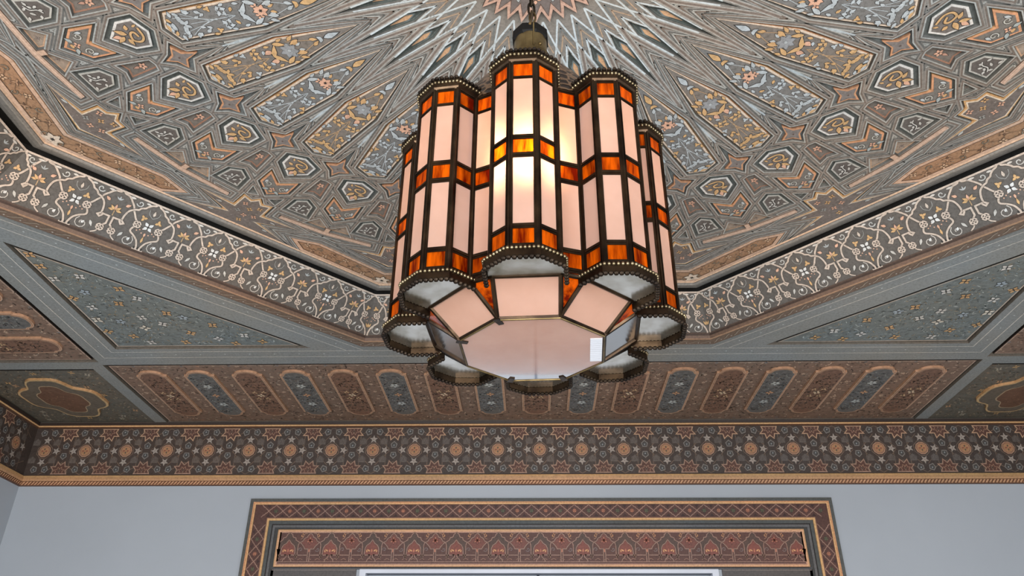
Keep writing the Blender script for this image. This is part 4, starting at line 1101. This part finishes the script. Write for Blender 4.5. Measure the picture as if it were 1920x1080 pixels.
# frustum
def v3(d, o, z, k): return Vector(lp(o, d, z, k))
fr = MB(); 
for k in range(8):
    q = [v3(A1, -Hh, Z1, k), v3(A1, Hh, Z1, k), v3(AP, HP, ZB, k), v3(AP, -HP, ZB, k)]; nx = v3(A1, -Hh, Z1, k+1)
    for a, b, r in ((q[0], q[1], .0026), (q[1], q[2], .0027), (q[3], q[2], .0026), (q[3], q[0], .0027), (q[1], nx, .0026)): fr.tube([a, b], r, 6)
fr_o = link('base_frame', fr.mesh('base_frame', M_BRASS), lantern)
def inset3(P, d):
    c = sum(P, Vector())/len(P); out = []
    for i in range(len(P)):
        a, p, b = P[i-1], P[i], P[(i+1) % len(P)]; e1 = (a-p).normalized(); e2 = (b-p).normalized(); sn = max(.3, e1.cross(e2).length); out.append(p+(e1+e2)*d/sn)
    return out
def slab3(P, th, out_n):
    mb = MB(); Q = [p-out_n*th for p in P]; mb.raw([tuple(p) for p in P], (1, 1, 1)); n = len(P)
    for i in range(n): j = (i+1) % n; mb.raw([tuple(P[i]), tuple(P[j]), tuple(Q[j]), tuple(Q[i])], (1, 1, 1))
    return mb
k = 0
q = [v3(A1, -Hh, Z1, 0), v3(A1, Hh, Z1, 0), v3(AP, HP, ZB, 0), v3(AP, -HP, ZB, 0)]; n_ = (q[1]-q[0]).cross(q[2]-q[0]).normalized(); n_ = n_ if n_.z < 0 else -n_
spin('frosted_facet', slab3(inset3(q, .0018), .0015, n_).mesh('frosted_facet', M_FROST))
t_ = [v3(A1, Hh, Z1, 0), v3(A1, -Hh, Z1, 1), v3(AP, HP, ZB, 0)]; n_ = (t_[1]-t_[0]).cross(t_[2]-t_[0]).normalized(); n_ = n_ if n_.z < 0 else -n_
spin('amber_facet', slab3(inset3(t_, .0015), .0015, n_).mesh('amber_facet', M_AMBER))
pl = [v3(AP, -HP, ZB-.0018, k) for k in range(8)]
link('base_plate', slab3([p*.985+Vector((0, 0, (ZB-.0018+LZ)*.015)) for p in pl], .002, Vector((0, 0, -1))).mesh('base_plate', M_PLATE), lantern, label='octagonal frosted glass pane closing the lantern bottom')
mb = MB(); mb.tube([tuple(p) for p in pl], .0013, 6, closed=True); link('plate_edge', mb.mesh('plate_edge', M_COLLAR), lantern)
for k in (0, 7, 4, 5):
    mb = MB(); p = v3(AP, -HP, ZB-.003, k); a = math.atan2(p.y, p.x); t = Vector((-math.sin(a), math.cos(a), 0)); r_ = Vector((math.cos(a), math.sin(a), 0))
    c = [p+t*.004+r_*.003, p-t*.004+r_*.003, p-t*.003-r_*.010, p+t*.003-r_*.010]
    mb.raw([tuple(x) for x in c], (1, 1, 1)); d_ = Vector((0, 0, .0015))
    for i in range(4): mb.raw([tuple(c[i]), tuple(c[(i+1) % 4]), tuple(c[(i+1) % 4]+d_), tuple(c[i]+d_)], (1, 1, 1))
    link('retaining_tab', mb.mesh('retaining_tab', M_BRASS), lantern)
# small ribbed paper sticker on the plate
mb = MB(); 
for i in range(9): mb.box(.0, 1, 0, 1, 0, 1) if False else None
x_s, y0s = AP*.90, -.030
for i in range(12):
    yy = y0s+i*.0050
    mb.map = lambda u, v, h: (u, v, ZB+LZ-.0020-h); mb.box(x_s-.0075, x_s+.0060, yy, yy+.0044, 0, .0007, (222, 222, 226))
link('paper_sticker', mb.mesh('paper_sticker', M_WHITE), lantern, label='small white ribbed sticker on the glass plate')
# dome, collar, cap
mb = MB()
ring16 = []
for k in range(8): ring16 += [v3(A1+.002, -W2, -.309, k), v3(A1+.002, W2, -.309, k)]
prof = [(1.0, -.309), (.93, -.283), (.80, -.250), (.64, -.216), (.48, -.187), (.34, -.160), (.205, -.136)]
n = 48; rings = []
def rad16(t):
    for i in range(16):
        a, b = ring16[i-1], ring16[i]; d = Vector((math.cos(t), math.sin(t)))
        den = d.x*(b.y-a.y)-d.y*(b.x-a.x)
        if abs(den) < 1e-9: continue
        s = (a.x*(b.y-a.y)-a.y*(b.x-a.x))/den; w = (a.x*d.y-a.y*d.x)/den
        if s > 0 and -1e-6 <= w <= 1+1e-6: return s
    return .127
b = 0
for f, z in prof:
    for i in range(n):
        t = 2*math.pi*i/n; r = rad16(t)*f if f > .9 else (.127*f*(1-(1-f)*.0)); mb.v.append((r*math.cos(t), r*math.sin(t), z+LZ))
for j in range(len(prof)-1):
    for i in range(n): k = (i+1) % n; mb.face([j*n+i, j*n+k, (j+1)*n+k, (j+1)*n+i], (1, 1, 1))
link('pierced_dome', mb.mesh('pierced_dome', M_DOME, smooth_=True), lantern)
mb = MB(); n = 36
def ctop(t):      # the collar is cut away to the left and split at the right
    x = math.cos(t); return -.083-.016*max(0, -x)**1.5-.004*max(0, x)
for i in range(n+1):
    t = 2*math.pi*i/n
    for r, z in ((.0290, -.140), (.0290, -.134), (.0245, -.132), (.0238, ctop(t)), (.0215, ctop(t)), (.0215, -.13)): mb.v.append((r*math.cos(t), r*math.sin(t), z+LZ))
for i in range(n):
    for j in range(5): mb.face([i*6+j, (i+1)*6+j, (i+1)*6+j+1, i*6+j+1], (1, 1, 1))
mb.sphere((.0150, -.0195, -.122+LZ), .0028, 8, 6)
mb.box(.0052, .0072, -.0262, -.0220, -.131+LZ, -.086+LZ)
link('collar', mb.mesh('collar', M_COLLAR), lantern, label='short worn brass collar with a rivet')
mb = MB(); mb.lathe([(.0200, -.122+LZ), (.0205, -.104+LZ), (.0278, -.098+LZ), (.0270, -.084+LZ), (.0140, -.0700+LZ), (.0001, -.0690+LZ)], 8, a0=.39)
link('lamp_cap', mb.mesh('lamp_cap', M_BLACK), lantern, label='black octagonal cap above the collar')
mb = MB(); pts = [(.0035+.0045*math.cos(t), -.004*0, -.046+LZ+.011*math.sin(t)) for t in [2*math.pi*i/16 for i in range(16)]]
mb.tube(pts, .0017, 6, closed=True); mb.tube([(.0025, -.003, -.035+LZ), (.0035, -.012, -.060+LZ), (.0010, -.0265, -.088+LZ)], .0021, 6)
link('hook', mb.mesh('hook', M_COLLAR), lantern, label='bent steel rod hooked through the chain')
# bulb
bm_ = bpy.data.materials.new('glowing_bulb'); bm_.use_nodes = True; nt = bm_.node_tree; b_ = nt.nodes['Principled BSDF']
b_.inputs['Emission Color'].default_value = (1, .62, .34, 1); b_.inputs['Emission Strength'].default_value = 60; b_.inputs['Base Color'].default_value = (1, .9, .8, 1)
mb = MB(); mb.lathe([(.0001, -.382+LZ), (.010, -.379+LZ), (.0165, -.368+LZ), (.018, -.355+LZ), (.0155, -.342+LZ), (.0095, -.330+LZ), (.0075, -.322+LZ)], 16)
link('bulb', mb.mesh('bulb', bm_, smooth_=True), lantern)
mb = MB(); mb.lathe([(.0075, -.323+LZ), (.0085, -.322+LZ), (.0085, -.297+LZ), (.004, -.292+LZ), (.004, -.138+LZ)], 12); link('lamp_holder', mb.mesh('lamp_holder', M_BLACK), lantern)

# ---- chain up to the rosette
chain = empty('hanging_chain', W((LX, 0, H2-.004))); setp(chain, 'dark iron chain running from the rosette centre down to the lantern', 'chain')
z = -.0052; i = 0
mbl = MB(); pts = []
for j in range(16):
    t = 2*math.pi*j/16; x = .0048*math.cos(t); zz_ = .0105*math.sin(t); zz_ += .0035*(1 if zz_ > 0 else -1); pts.append((x, 0, zz_))
mbl.tube(pts, .0019, 6, closed=True); ml = mbl.mesh('chain_link', M_CHAIN)
zc_ = -.040-(H2-.004)+.012
while zc_ < -.010:
    link('chain_link', ml, chain, (.002*U, 0, zc_*U), math.radians(90*(i % 2)+20)); zc_ += .0225; i += 1
mb = MB(); mb.lathe([(.0001, -.004), (.012, -.004), (.010, -.010), (.004, -.013), (.0001, -.013)], 16); link('ceiling_hook_plate', mb.mesh('ceiling_hook_plate', M_CHAIN), chain)
